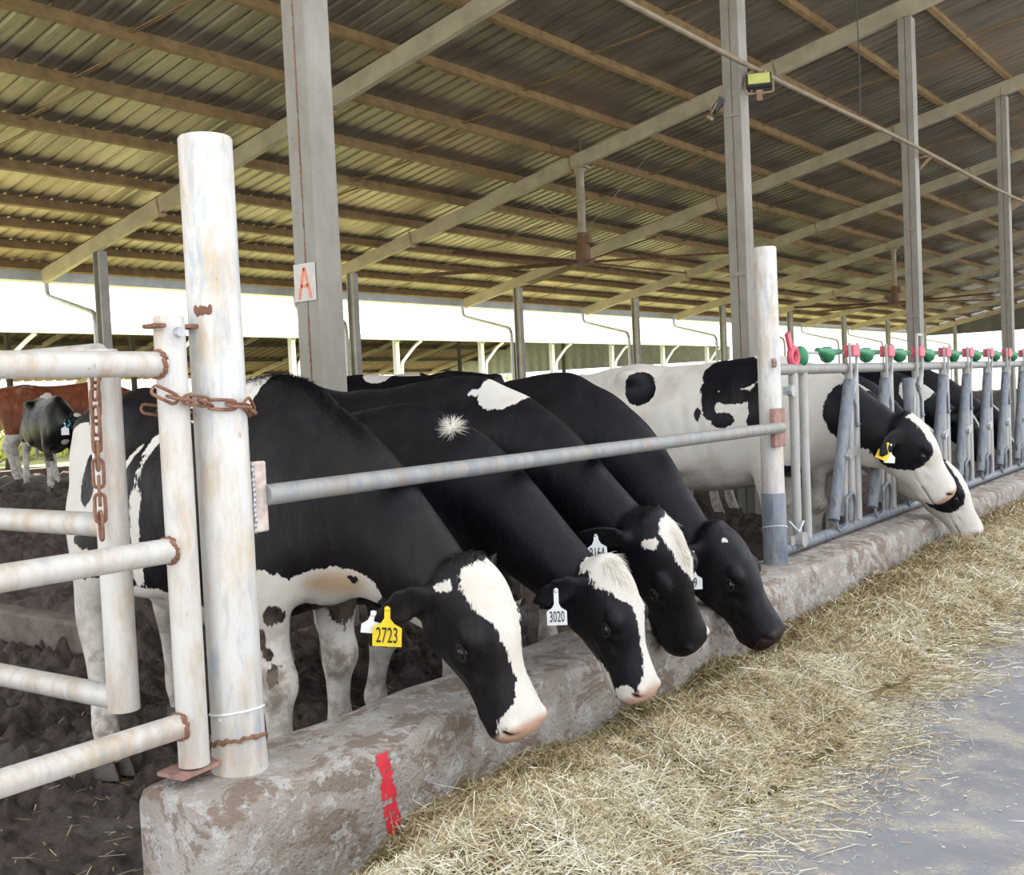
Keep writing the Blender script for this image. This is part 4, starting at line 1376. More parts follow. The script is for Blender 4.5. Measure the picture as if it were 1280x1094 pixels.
# ------------------------------------------------------------------ headlocks
HLX = -2.50
def build_headlocks():
    bm = bmesh.new()
    add_tube(bm, [(HLX, 5.78, 1.475), (HLX, 16.5, 1.485)], 0.033, 18)
    o = bm_obj('head_rail', bm, MT['pipe_rail'], smooth=True); tag(o, 'pale grey top pipe of the headlock row', 'rail')
    bm = bmesh.new()
    add_tube(bm, [(HLX, 5.82, 0.425), (HLX, 16.5, 0.425)], 0.034, 18)
    o = bm_obj('bottom_rail', bm, MT['steel_blue'], smooth=True); tag(o, 'galvanised bottom pipe of the headlock row on the kerb', 'rail')
    # end uprights next to the post
    e = empty('end_frame', (HLX, 6.07, 0.42), 'twin upright tubes of the headlock row next to the slim white post', 'headlock frame')
    for dy in (0.0, 0.155):
        bm = bmesh.new(); add_tube(bm, [(0, dy, 0.0), (0.0, dy + 0.01, 1.05)], 0.027, 14); bm_obj('upright', bm, MT['steel_pale'], e, True)
    bm = bmesh.new()
    add_box(bm, (0.02, -0.10, 0.93), (0.02, 0.14, 0.05))
    add_tube(bm, [(0.028, -0.13, 0.93), (0.06, -0.13, 0.93)], 0.035, 10)
    bm_obj('clamp', bm, MT['steel_pale'], e)
    bm = bmesh.new()
    add_box(bm, (0.02, -0.10, 0.05), (0.02, 0.14, 0.05))
    add_tube(bm, [(0.028, -0.06, 0.05), (0.07, -0.06, 0.05)], 0.045, 12)
    bm_obj('clamp', bm, MT['steel_pale'], e)
    bm = bmesh.new(); add_tube(bm, [(0.03, -0.19, 0.17), (0.05, -0.10, 0.10), (0.04, 0.0, 0.15)], 0.006, 6); bm_obj('twine', bm, MT['twine'], e)
    # release lever at the start
    l = empty('release_lever', (HLX, 6.12, 1.55), 'pink lever with a green knob at the near end of the headlock row', 'lever')
    bm = bmesh.new()
    ring = [Vector((0.0, -0.02 + 0.05 * math.cos(a), 0.05 * math.sin(a) + 0.0)) for a in [2 * math.pi * k / 16 for k in range(16)]]
    add_tube(bm, ring, 0.022, 8, closed=True)
    add_tube(bm, [(0, -0.07, -0.06), (0, 0.03, -0.065), (0, 0.07, -0.03)], 0.018, 8)
    add_bar(bm, (0, -0.05, 0.03), (0, -0.10, 0.14), 0.02, 0.045)
    bm_obj('handle', bm, MT['pink_plastic'], l, True)
    bm = bmesh.new(); add_ell(bm, (0, 0.085, 0.0), (0.05, 0.055, 0.065)); bm_obj('knob', bm, MT['green_plastic'], l, True)
    # control rod with green tapered dogs
    r = empty('control_rod', (HLX, 6.2, 1.575), 'long release rod with green plastic dogs above the headlock rail', 'control rod')
    bm = bmesh.new(); add_tube(bm, [(0, 0, 0), (0, 10.0, 0.005)], 0.009, 8); bm_obj('rod', bm, MT['steel_pale'], r, True)
    units = [7.01 + 0.735 * k for k in range(13)]
    for k, y in enumerate(units):
        bm = bmesh.new()
        yy = y - 6.2 - 0.36
        add_tube(bm, [(0, yy - 0.17, 0.015), (0, yy - 0.07, 0.005), (0, yy, -0.012), (0, yy + 0.06, 0.0), (0, yy + 0.24, 0.012)], [0.018, 0.032, 0.055, 0.026, 0.016], 10)
        bm_obj('green_dog', bm, MT['green_plastic'], r, True)
    names = ['nearest headlock with the cow\'s neck through it', 'second headlock in the row, just left of the cow\'s cheek', 'third headlock in the row, its pink latch standing in a tall loop', 'fourth headlock in the row, right of the cow\'s poll', 'fifth headlock in the row, above the low second head',
             'sixth headlock in the row', 'seventh headlock in the row', 'eighth headlock in the row, at the picture edge']
    for k, y in enumerate(units):
        h = empty('headlock', (HLX, y, 0.42), (names[k] if k < 8 else 'headlock further along the row beyond the right edge'), 'headlock', 'galvanised headlocks with pink latches')
        bz = 1.06
        # fixed twin uprights
        for dy, m in ((0.0, 'steel_pale'), (0.115, 'steel_pale')):
            bm = bmesh.new(); add_tube(bm, [(0.0, dy, 0.0), (0.0, dy + 0.012, bz)], 0.026, 12); bm_obj('upright', bm, MT[m], h, True)
        # swinging bar: leans, foot towards the near side
        open_ = (k == 2)
        bm = bmesh.new()
        top = Vector((0.022, -0.035 if not open_ else -0.26, bz - 0.09)); foot = Vector((0.022, -0.40 if not open_ else -0.20, 0.09))
        add_tube(bm, [foot, top], [0.036, 0.040], 14)
        bm_obj('swing_bar', bm, MT['steel_blue'], h, True)
        bm = bmesh.new()
        mid = foot.lerp(top, 0.45)
        add_bar(bm, mid + Vector((0.02, 0.0, 0)), Vector((0.02, 0.10, mid.z + 0.02)), 0.012, 0.06)
        bm_obj('pivot_bar', bm, MT['steel_pale'], h)
        bm = bmesh.new(); add_tube(bm, [mid + Vector((0.035, 0, 0)), mid + Vector((0.065, 0, 0))], 0.024, 8); bm_obj('pivot_bolt', bm, MT['bolt'], h, True)
        # slanted inner tube making the V
        bm = bmesh.new(); add_tube(bm, [(0.0, -0.03, bz - 0.10), (0.0, -0.11, 0.50), (0.0, -0.14, 0.10)], 0.021, 12); bm_obj('inner_tube', bm, MT['steel_pale'], h, True)
        # bent rods
        bm = bmesh.new()
        add_tube(bm, round_path([(0.03, -0.40, 0.24), (0.035, -0.37, 0.01), (0.035, -0.20, 0.03), (0.035, -0.22, 0.20), (0.03, -0.06, 0.24), (0.03, -0.01, 0.16), (0.03, -0.03, 0.04)], 0.05, 4), 0.011, 8)
        bm_obj('guard_loop', bm, MT['steel_blue'], h, True)
        bm = bmesh.new()
        add_tube(bm, round_path([(0.03, -0.05, 0.93), (0.03, 0.05, 0.80), (0.03, 0.05, 0.66), (0.03, 0.11, 0.68)], 0.03, 3), 0.009, 8)
        bm_obj('bent_rod', bm, MT['steel_blue'], h, True)
        # latch standing above the rail
        bm = bmesh.new()
        hgt = 1.22 if k != 2 else 1.30
        for dy in (-0.065, 0.060):
            add_bar(bm, (0.045, dy * (1.0 if k == 2 else 0.8) - 0.02, 0.98), (0.045, dy * 1.15, hgt), 0.014, 0.022, up=Vector((0, 1, 0)))
        add_bar(bm, (0.045, 0.03, 0.99), (0.04, -0.03, 0.90), 0.014, 0.05, up=Vector((0, 1, 0)))
        if k == 2:
            add_bar(bm, (0.045, -0.07, hgt), (0.045, 0.065, hgt), 0.014, 0.02)
        bm_obj('latch_arm', bm, MT['steel_pale'], h)
        bm = bmesh.new()
        add_box(bm, (0.03, -0.002, 1.168), (0.075, 0.125, 0.078), bevel=0.008)
        lb = bm_obj('latch_block', bm, MT['pink_plastic'], h)
        lb['label'] = 'pink plastic block in the latch'
build_headlocks()
# ------------------------------------------------------------------ second barn, trees, shrubs beyond
def build_barn():
    b = empty('barn', (-30, 35, 0), 'second open barn with a white eave beyond the yard', 'barn')
    x0 = 0.0; ze = 3.95
    bm = bmesh.new()
    add_box(bm, (0, 0, ze), (0.12, 56, 0.20)); 
    bm_obj('fascia', bm, MT['white_paint'], b)
    # roof sheet, ribbed underside
    def slope(xa, za, xb, zb, ya, yb, m, name):
        bm = bmesh.new()
        n = int((yb - ya) / 0.6)
        A, B = [], []
        for k in range(n + 1):
            for o, h in ((0, 0), (0.2, 0), (0.26, 0.05), (0.4, 0.05), (0.46, 0)):
                y = ya + (yb - ya) * k / n + o
                A.append(bm.verts.new((xa, y, za + h))); B.append(bm.verts.new((xb, y, zb + h)))
        for k in range(len(A) - 1):
            bm.faces.new((A[k], A[k + 1], B[k + 1], B[k]))
        o = bm_obj(name, bm, m, b)
        s = o.modifiers.new('t', 'SOLIDIFY'); s.thickness = 0.02
    slope(0.05, ze + 0.05, -12, ze + 2.4, -28, 28, MT['roof_sheet'], 'front_roof')
    slope(-12, ze + 2.4, -25, ze - 0.65, -28, 28, MT['barn_rusty'], 'rear_roof')
    for k in range(9):
        bm = bmesh.new()
        x = -1.2 - k * 2.8
        z = ze + 0.05 + (2.35 * -x / 12 if x > -12 else 2.35 - 3.05 * (-12 - x) / 13) - 0.12
        add_box(bm, (x, 0, z), (0.10, 56, 0.16)); bm_obj('purlin', bm, MT['barn_dark'], b)
    for k in range(10):
        y = -25.0 + k * 5.65 + 0.0
        bm = bmesh.new()
        add_box(bm, (-0.6, y, ze / 2), (0.2, 0.2, ze)); bm_obj('front_post', bm, MT['white_paint'], b)
        bm = bmesh.new()
        add_tube(bm, round_path([(-0.1, y + 1.05, ze - 0.1), (-0.35, y + 0.9, ze - 0.3), (-0.5, y + 0.22, ze - 1.0), (-0.5, y + 0.2, ze - 1.6), (-0.5, y + 0.2, 0.4)], 0.15, 3), 0.07, 8); bm_obj('downpipe', bm, MT['white_paint'], b)
        bm = bmesh.new()
        add_box(bm, (-12, y + 0.8, 2.9), (0.18, 0.18, 5.8)); bm_obj('inner_post', bm, MT['barn_dark'], b)
        bm = bmesh.new()
        add_box(bm, (-24.4, y + 0.4, 1.6), (0.18, 0.18, 3.2)); bm_obj('rear_post', bm, MT['barn_dark'], b)
        bm = bmesh.new()
        add_bar(bm, (-0.4, y, ze - 0.05), (-12, y, ze + 2.2), 0.14, 0.2); add_bar(bm, (-12, y, ze + 2.2), (-24.8, y, ze - 0.85), 0.14, 0.2); bm_obj('rafter', bm, MT['rafter'], b)
    bm = bmesh.new()
    n = 66
    top, bot = [], []
    for k in range(n + 1):
        x = -25 * k / n
        off = 0.05 if k % 2 else 0
        top.append(bm.verts.new((x, 27.9 + off, ze + (2.35 * (k / n) / 0.48 if k < n * 0.48 else 2.35 - 3.0 * (k / n - 0.48) / 0.52)))); bot.append(bm.verts.new((x, 27.9 + off, ze - 0.95)))
    for k in range(n):
        bm.faces.new((top[k], top[k + 1], bot[k + 1], bot[k]))
    o = bm_obj('gable_cladding', bm, MT['zinc'], b)
    s = o.modifiers.new('t', 'SOLIDIFY'); s.thickness = 0.03
build_barn()

def build_bush(x, y, h, r, lab, m, seed, name='tree', cat='tree', leaves=700):
    t = empty(name, (x, y, 0.05), lab, cat, 'greenery beyond the barns')
    rg = random.Random(seed)
    V, F = [], []
    for k in range(leaves):
        a = rg.uniform(0, 2 * math.pi); e = math.asin(rg.uniform(-0.9, 1))
        q = rg.uniform(0.55, 1.0) * (1 + 0.25 * math.sin(3 * a + seed) * math.cos(2 * e))
        c = Vector((r * q * math.cos(a) * math.cos(e), r * q * math.sin(a) * math.cos(e), h * 0.58 + h * 0.42 * q * math.sin(e)))
        d = Vector((rg.gauss(0, 1), rg.gauss(0, 1), rg.gauss(0, 1))).normalized()
        s = d.orthogonal().normalized() * rg.uniform(0.12, 0.26); u = d.cross(s) * 0.7
        i = len(V)
        V += [c - s, c - u * 0.6, c + s, c + u * 0.6]
        F.append((i, i + 1, i + 2, i + 3))
    raw_obj('foliage', V, F, MT[m], t)
    bm = bmesh.new()
    add_tube(bm, [(0, 0, -0.1), (0.05, 0.03, h * 0.35), (0.0, 0.08, h * 0.75)], [0.14, 0.11, 0.05], 8)
    for k in range(4):
        a = k * 1.6 + seed
        add_tube(bm, [(0.04, 0.03, h * (0.3 + 0.08 * k)), (r * 0.6 * math.cos(a), r * 0.6 * math.sin(a), h * (0.55 + 0.08 * k))], [0.06, 0.02], 6)
    bm_obj('trunk', bm, MT['bark'], t)
k = 0
for (x, y, h, r, lab, m) in [(-60, 46, 3.2, 2.6, 'sunlit low tree seen under the second barn, left of its gable', 'leaf_dry'), (-62, 62, 3.4, 2.8, 'sunlit low tree seen under the gable of the second barn', 'leaf'),
                             (-62, 82, 3.6, 3.0, 'pale green tree seen between the slim rear posts', 'leaf_dry'), (-58, 102, 3.4, 3.0, 'low green tree far off behind the white spotted cow', 'leaf')]:
    build_bush(x, y, h, r, lab, m, 11 + k); k += 1
for (x, y, h, r, lab) in [(-25.5, 9.0, 1.1, 1.3, 'bright weedy bush in the sun behind the brown and white cow'), (-26.5, 13.8, 1.2, 1.4, 'bright weedy bush in the sun behind the black calf')]:
    build_bush(x, y, h, r, lab, 'leaf_dry', 31 + k, 'bush', 'bush', 900); k += 1
# ------------------------------------------------------------------ the herd
def W2L(root, rz, sc, p):
    d = Vector(p) - Vector(root)
    c, s = math.cos(-rz), math.sin(-rz)
    return Vector((d.x * c - d.y * s, d.x * s + d.y * c, d.z)) / sc

def herd_cow(label, root, rz, sc, poll, muz, hn, **kw):
    """poll and muzzle tip given as world points"""
    if isinstance(root, tuple): root = Vector(root)
    P = W2L(root, rz, sc, poll); M = W2L(root, rz, sc, muz)
    c, s = math.cos(-rz), math.sin(-rz)
    n = Vector((hn[0] * c - hn[1] * s, hn[0] * s + hn[1] * c, hn[2]))
    d = (M - P)
    hs = math.sqrt(max(0.01, d.length_squared)) / 0.552
    # the tip lies a little below the forehead line
    a = d.normalized()
    n1 = (n - a * n.dot(a)).normalized()
    tip = M + n1 * (0.07 * hs)
    a = (tip - P).normalized()
    return make_cow('cow', label, root, rz, sc, poll=P, ha=a, hn=n, head=hs, **kw)

LEGS_W = ('w', 'b', 'box', (-2, -1, -0.2), (0.45, 1, 0.40))

# 1: the near cow with the yellow tag
C1 = herd_cow('nearest cow, black with white blaze and yellow ear tag 2723', (-3.06, 2.60, 0.0), 0.0, 1.05, (-2.165, 2.61, 0.865), (-2.025, 2.67, 0.320), (0.90, -0.26, 0.25),
    coat=COAT_BROWNBLACK, feet=((-0.04, 0.06), (0.15, -0.06), (-0.14, 0.06), (0.25, -0.14)), fat=0.92, voxel=0.0105, blen=0.78, head_wide=1.25, head_deep=1.27, neck_mid=(0.0, 0, -0.07),
    ops=[('w', 'h', 'strip', [(0.0, -0.01, 0.050), (0.05, -0.015, 0.080), (0.12, -0.012, 0.075), (0.20, -0.018, 0.045), (0.28, -0.018, 0.030), (0.37, -0.018, 0.024), (0.42, -0.012, 0.034), (0.47, 0, 0.066), (0.57, 0, 0.075)], -0.075),
         ('w', 'h', 'e', (0.11, 0.05, -0.235), (0.065, 0.07, 0.045)), ('w', 'h', 'e', (0.33, 0.04, -0.195), (0.05, 0.06, 0.024)), ('w', 'h', 'e', (0.03, 0.085, -0.01), (0.02, 0.012, 0.05)),
         ('w', 'b', 'c', (-0.10, 0.0, 1.42), (-0.10, -0.16, 1.30), 0.125, 0.095), ('w', 'b', 'e', (-0.20, -0.05, 1.39), (0.15, 0.28, 0.12)), ('w', 'b', 'e', (0.05, -0.17, 1.235), (0.012, 0.05, 0.028)),
         ('w', 'b', 'c', (-0.40, -0.20, 1.22), (-0.39, -0.32, 1.0), 0.034, 0.024), ('w', 'b', 'c', (-0.39, -0.32, 1.0), (-0.42, -0.32, 0.72), 0.024, 0.030), ('w', 'b', 'e', (-0.48, -0.25, 1.17), (0.018, 0.2, 0.05)),
         ('w', 'b', 'e', (-0.98, -0.25, 0.98), (0.28, 0.32, 0.34)), ('w', 'b', 'box', (-2, -1, -0.2), (-0.58, 1, 0.72)), ('w', 'b', 'e', (-0.50, -0.2, 0.60), (0.30, 0.4, 0.12)),
         ('b', 'b', 'e', (-0.79, -0.30, 1.10), (0.055, 0.25, 0.11)), ('b', 'b', 'e', (-0.76, -0.35, 0.87), (0.06, 0.2, 0.04)), ('b', 'b', 'e', (-0.85, -0.1, 1.42), (0.30, 0.6, 0.10)),
         ('w', 'b', 'c', (0.15, -0.20, 0.70), (0.16, -0.22, -0.05), 0.115, 0.20), ('w', 'b', 'c', (0.0, 0.20, 0.66), (0.0, 0.25, -0.05), 0.10, 0.22), ('w', 'b', 'e', (0.33, -0.06, 0.73), (0.18, 0.17, 0.085)),
         ('b', 'b', 'e', (0.193, -0.23, 0.652), (0.022, 0.06, 0.034)), ('b', 'b', 'e', (0.160, -0.25, 0.575), (0.017, 0.07, 0.036)), ('b', 'b', 'e', (0.176, -0.24, 0.522), (0.014, 0.06, 0.022)), ('b', 'b', 'e', (0.196, -0.24, 0.455), (0.016, 0.06, 0.038)), ('b', 'b', 'e', (0.075, -0.27, 0.76), (0.06, 0.12, 0.12)), ('b', 'b', 'e', (0.36, -0.13, 0.735), (0.016, 0.05, 0.018)), ('b', 'b', 'e', (0.42, -0.08, 0.765), (0.018, 0.05, 0.014))],
    tan_ops=[('w', 'b', 'e', (0.36, -0.10, 0.745), (0.10, 0.10, 0.045))],
    tags=[dict(side=1, t=0.74, num='2723', mat='tag_yellow', size=1.2, neck=0.036, h=0.064, rot=(0.1, 0.08, 0.60), label='yellow ear tag reading 2723'), dict(side=1, t=0.93, mat='tag_white', size=0.9, neck=0.020, h=0.05, rot=(0.15, 0.15, 0.75), off=(-0.01, 0.005, -0.005), label='small white ear tag behind the yellow one')])

# 2
C2 = herd_cow('black cow with broad white forehead, ear tag 3020 and white whorl', (-3.05, 3.28, 0.0), 0.03, 0.965, (-2.055, 3.27, 0.775), (-1.95, 3.29, 0.285), (0.95, -0.12, 0.25),
    neck_fat=0.84, neck_mid=(0.04, 0, 0.02), feet=((-0.02, 0.04), (-0.30, 0.10), (0, 0), (0.08, 0)), fat=0.80, voxel=0.0105,
    ops=[('w', 'b', 'e', (0.298, -0.045, 1.33), (0.024, 0.03, 0.026)), ('w', 'h', 'strip', [(-0.05, 0, 0.055), (0.0, 0.0, 0.080), (0.07, 0.0, 0.088), (0.13, -0.008, 0.072), (0.19, -0.025, 0.042), (0.27, -0.022, 0.030), (0.36, -0.018, 0.026), (0.44, -0.012, 0.034), (0.49, 0, 0.062), (0.57, 0, 0.075)], -0.085),
         ('w', 'h', 'e', (0.30, 0.03, -0.225), (0.15, 0.09, 0.045)), ('w', 'h', 'e', (0.45, 0.05, -0.15), (0.10, 0.06, 0.03)), ('w', 'h', 'e', (0.50, 0.06, -0.075), (0.035, 0.035, 0.04)), LEGS_W, ('w', 'b', 'e', (0.30, 0, 0.68), (0.12, 0.15, 0.07))],
    pink=0.9,
    tags=[dict(side=1, t=0.55, num='3020', size=1.0, neck=0.062, h=0.07, rot=(0, 0.0, 0.62), label='white ear tag reading 3020')])

# 3
C3 = herd_cow('black cow with white shoulder patch, short forehead blaze and white ear tag 3164', (-3.22, 3.87, 0.0), 0.02, 1.045, (-2.12, 3.74, 0.868), (-2.11, 3.97, 0.300), (0.93, -0.24, 0.2),
    feet=((0, 0.02), (-0.05, 0), (0, 0), (0, 0)), fat=0.78, voxel=0.011,
    ops=[('w', 'h', 'strip', [(-0.01, -0.012, 0.020), (0.03, -0.012, 0.042), (0.10, -0.016, 0.050), (0.17, -0.022, 0.044), (0.23, -0.026, 0.024), (0.265, -0.028, 0.006)], -0.06), ('w', 'h', 'e', (0.05, 0.070, 0.02), (0.022, 0.020, 0.05)),
         ('w', 'h', 'e', (0.51, -0.05, -0.02), (0.03, 0.02, 0.025)), ('w', 'b', 'e', (0.26, -0.02, 1.36), (0.125, 0.17, 0.10)), ('w', 'b', 'c', (0.10, -0.09, 1.36), (0.22, -0.06, 1.385), 0.012, 0.05), LEGS_W],
    pink=0.0, dark_nose=True, ears={1: (-0.75, 0.70, -0.55), -1: (0.25, -0.6, -0.75)},
    tags=[dict(side=1, t=0.60, num='3164', size=1.0, neck=0.035, h=0.07, rot=(0, -0.06, 0.50), label='white ear tag reading 3164')])

# 4
C4 = herd_cow('plain all black cow, farthest of the four eating under the rail', (-3.16, 4.52, 0.0), 0.0, 1.05, (-2.225, 4.50, 0.745), (-2.00, 4.55, 0.215), (0.97, -0.05, 0.28),
    feet=((0, 0), (-0.05, 0), (0, 0), (0, 0)), fat=0.82, blen=0.92, voxel=0.011,
    ops=[('w', 'h', 'e', (0.06, 0.055, 0.03), (0.012, 0.010, 0.03)), ('w', 'b', 'box', (-2, -1, -0.2), (0.45, 1, 0.30))], pink=0.15, dark_nose=True,
    tags=[dict(side=1, t=0.22, num='79', size=1.0, neck=0.10, h=0.065, rot=(0, 0.0, 0.65), label='white ear tag reading 79')])

# 5 the white one in the first headlock
C5 = herd_cow('mostly white cow with black patches, its black and white head through the nearest headlock', (-3.20, 7.28, 0.03), 0.02, 1.10, (-2.19, 7.30, 1.14), (-1.975, 7.42, 0.585), (0.93, 0.08, 0.40), base='w',
    feet=((0, 0), (0.0, 0), (0, 0), (0.1, 0)), fat=0.95, voxel=0.014, udder=True, neck_fat=1.2, head_deep=1.34, mud=0.8, neck_mid=(0, 0, 0.0),
    ops=[('b', 'b', 'e', (-0.83, -0.25, 1.25), (0.105, 0.3, 0.115)), ('b', 'b', 'e', (-0.17, -0.1, 1.32), (0.21, 0.4, 0.12)), ('b', 'b', 'c', (-0.30, -0.2, 1.22), (-0.27, -0.30, 1.06), 0.07, 0.04), ('b', 'b', 'e', (0.03, -0.25, 1.13), (0.055, 0.2, 0.13)), ('b', 'b', 'e', (-0.12, -0.25, 1.17), (0.14, 0.2, 0.05)), ('b', 'b', 'e', (-0.354, -0.3, 1.06), (0.022, 0.1, 0.045)), ('b', 'b', 'e', (-0.18, -0.29, 1.02), (0.075, 0.12, 0.05)), ('b', 'b', 'e', (0.03, -0.28, 1.0), (0.06, 0.12, 0.07)),
         ('b', 'b', 'c', (0.64, -0.12, 1.05), (0.84, 0, 0.98), 0.21, 0.22), ('w', 'b', 'c', (0.35, 0, 0.62), (0.84, 0, 0.70), 0.14, 0.10), ('b', 'b', 'e', (0.20, -0.2, 0.62), (0.10, 0.2, 0.10)),
         ('b', 'h', 'e', (0.08, 0.10, -0.10), (0.19, 0.09, 0.13)), ('b', 'h', 'e', (0.20, 0.10, -0.06), (0.10, 0.06, 0.10)), ('b', 'h', 'e', (-0.06, 0.03, -0.08), (0.06, 0.1, 0.08)), ('b', 'h', 'e', (0.10, 0.22, -0.20), (0.22, 0.085, 0.22)),
         ('w', 'h', 'strip', [(-0.01, 0, 0.05), (0.06, 0, 0.060), (0.14, 0, 0.060), (0.22, 0.0, 0.055), (0.27, 0, 0.075), (0.57, 0, 0.09)], -0.08), ('w', 'h', 'e', (0.46, 0, -0.08), (0.18, 0.12, 0.16)), ('w', 'h', 'e', (-0.01, 0.17, -0.14), (0.03, 0.03, 0.03)), ('w', 'b', 'e', (0.62, -0.20, 1.02), (0.025, 0.1, 0.025))],
    pink=1.0, ears={1: (0.15, 0.80, -0.55)}, tags=[dict(side=1, t=0.6, mat='tag_yellow', size=1.0, neck=0.03, h=0.07, rot=(0.0, 0.45, 0.6), num='27', ns=0.8, label='yellow ear tag'), dict(side=1, t=0.5, mat='tag_white', size=0.9, neck=0.06, h=0.06, rot=(0, 0.1, 0.7), off=(0, 0.012, -0.02), label='white ear tag')])

# 6 the low head beyond
C6 = herd_cow('cow with white face and black eye patches, its head low in the second headlock', (-3.15, 8.02, 0.03), 0.0, 1.02, (-2.15, 8.00, 0.76), (-1.965, 8.05, 0.225), (0.95, 0.08, 0.32), base='w', fat=0.9, voxel=0.014,
    ops=[('b', 'b', 'e', (-0.6, 0, 1.2), (0.5, 0.6, 0.3)), ('b', 'h', 'e', (0.15, 0.10, -0.08), (0.165, 0.075, 0.12)), ('b', 'h', 'e', (0.14, 0.125, -0.03), (0.24, 0.075, 0.13)), ('b', 'h', 'e', (0.0, 0.10, -0.05), (0.12, 0.075, 0.10)), ('b', 'h', 'e', (0.17, -0.10, -0.08), (0.13, 0.065, 0.11)), ('b', 'b', 'c', (0.5, -0.05, 1.15), (0.95, -0.05, 0.80), 0.12, 0.07)], pink=0.9, ears={1: (0.0, 0.9, -0.4)})

# cows standing further along behind the headlocks: dark bodies between the bars
k = 0
for (x, y, lab, hd, ops_) in [(-3.75, 8.95, 'dark cow standing behind the fourth headlock', (-2.85, 9.0, 1.10), [LEGS_W]),
                              (-3.70, 9.90, 'dark cow standing behind the fifth and sixth headlocks', (-2.85, 9.95, 0.95), [LEGS_W]),
                              (-3.75, 11.30, 'dark cow standing behind the seventh headlock', (-2.85, 11.3, 1.05), [('w', 'b', 'e', (0.45, -0.1, 1.2), (0.16, 0.3, 0.14)), LEGS_W]),
                              (-3.70, 12.40, 'dark cow behind the headlock at the right edge', (-2.85, 12.4, 1.05), [('w', 'b', 'e', (-0.3, -0.3, 0.9), (0.3, 0.3, 0.2)), LEGS_W])]:
    herd_cow(lab, (x, y, 0.05), 0.0, 1.02, hd, (hd[0] + 0.20, hd[1], hd[2] - 0.50), (0.92, 0, 0.35), fat=0.92, voxel=0.022, ops=ops_ + [('w', 'h', 'strip', [(0, 0, 0.03), (0.2, 0, 0.03), (0.5, 0, 0.03)], -0.08)])

# background: brown and white cow, black heifer, two more between the columns
herd_cow('brown and white cow standing sideways at far left beyond the gate', (-14.75, 9.1, 0.40), R(52), 1.04, (-14.2, 9.85, 1.55), (-13.9, 10.2, 1.15), (0.55, 0.70, 0.6), coat=COAT_BROWN, voxel=0.022, fat=0.95,
    ops=[('w', 'b', 'c', (-0.62, -0.2, 1.42), (-0.78, -0.4, 0.80), 0.07, 0.16), ('w', 'b', 'box', (-2, -1, -0.2), (0.5, 1, 0.72)), ('w', 'b', 'e', (-0.55, -0.3, 0.72), (0.32, 0.3, 0.2)), ('w', 'h', 'strip', [(0, 0, 0.05), (0.3, 0, 0.04), (0.56, 0, 0.08)], -0.1)])
herd_cow('small black heifer with white lower legs and white ear tag at far left', (-13.50, 7.72, 0.40), R(-16), 0.90, (-12.92, 7.64, 1.42), (-12.68, 7.80, 1.13), (0.65, 0.25, 0.75), voxel=0.018, fat=0.95, withers=1.42,
    ops=[('w', 'b', 'box', (0.0, -0.3, -0.2), (0.5, 0.3, 0.44)), ('w', 'b', 'box', (-2, -1, -0.2), (-0.55, 1, 0.72)), ('w', 'h', 'e', (0.06, 0.03, 0.02), (0.06, 0.06, 0.05)), ('w', 'b', 'e', (0.40, 0, 0.70), (0.08, 0.07, 0.06))], feet=((0.05, 0.06), (0.08, -0.03), (0, 0.05), (0.1, -0.1)),
    ears={1: (-0.05, 0.9, -0.45)}, tags=[dict(side=1, t=0.75, mat='tag_white', size=1.5, neck=0.04, h=0.075, rot=(0, 0, 0.9), label='white ear tag'), dict(side=1, t=0.35, mat='tag_teal', size=1.4, neck=0.0, h=0.06, rot=(0, 0.6, 0.9), label='teal ear tag')])
herd_cow('black and white cow seen just right of the lettered column', (-8.0, 7.95, 0.25), R(-150), 1.0, (-8.75, 7.55, 1.35), (-9.0, 7.45, 0.85), (-0.8, -0.4, 0.4), voxel=0.022,
    ops=[('w', 'b', 'e', (-1.1, -0.1, 1.0), (0.2, 0.5, 0.35)), ('w', 'b', 'c', (-1.42, 0.0, 1.3), (-1.42, 0.03, 0.8), 0.05, 0.05), ('w', 'b', 'e', (-0.2, 0, 1.42), (0.15, 0.3, 0.1)), LEGS_W])
herd_cow('black and white cow far behind, its pale back showing over the white shouldered cow', (-9.4, 10.3, 0.28), R(25), 1.02, (-8.5, 10.7, 1.0), (-8.3, 10.8, 0.5), (0.8, 0.4, 0.35), voxel=0.022,
    ops=[('w', 'b', 'e', (-0.2, 0, 1.3), (0.35, 0.6, 0.25)), LEGS_W])

# ------------------------------------------------------------------ loose hair: withers fringe of the near cow, white whorl of the second, forelocks
def surface_hair(cow, name, pts, m, length, width, dirv, n, spread, seed, droop=0.25, jitter=0.35, radial=None):
    body = cow['body']
    bv = BVHTree.FromObject(body, bpy.context.evaluated_depsgraph_get())
    rg = random.Random(seed)
    roots, dirs = [], []
    for k in range(n):
        t = rg.random() * (len(pts) - 1)
        i = int(t)
        p = Vector(pts[i]).lerp(Vector(pts[min(i + 1, len(pts) - 1)]), t - i)
        p = p + Vector((rg.gauss(0, spread), rg.gauss(0, spread), rg.gauss(0, spread)))
        q, nrm, _, _ = bv.find_nearest(p)
        if q is None: continue
        roots.append(q - nrm * 0.002)
        if radial is not None:
            d = (q - Vector(radial)); d = (d - nrm * d.dot(nrm))
            d = d.normalized() * 1.0 + nrm * 0.35
        else:
            d = Vector(dirv); d = d - nrm * d.dot(nrm) * 0.8 + nrm * 0.22
        dirs.append(d.normalized())
    o = hair_strands(name, body.parent, m, roots, dirs, length, width, droop, seed, jitter)
    return o
def head_pts(cow, lst):
    return [cow['HP'](*q) for q in lst]
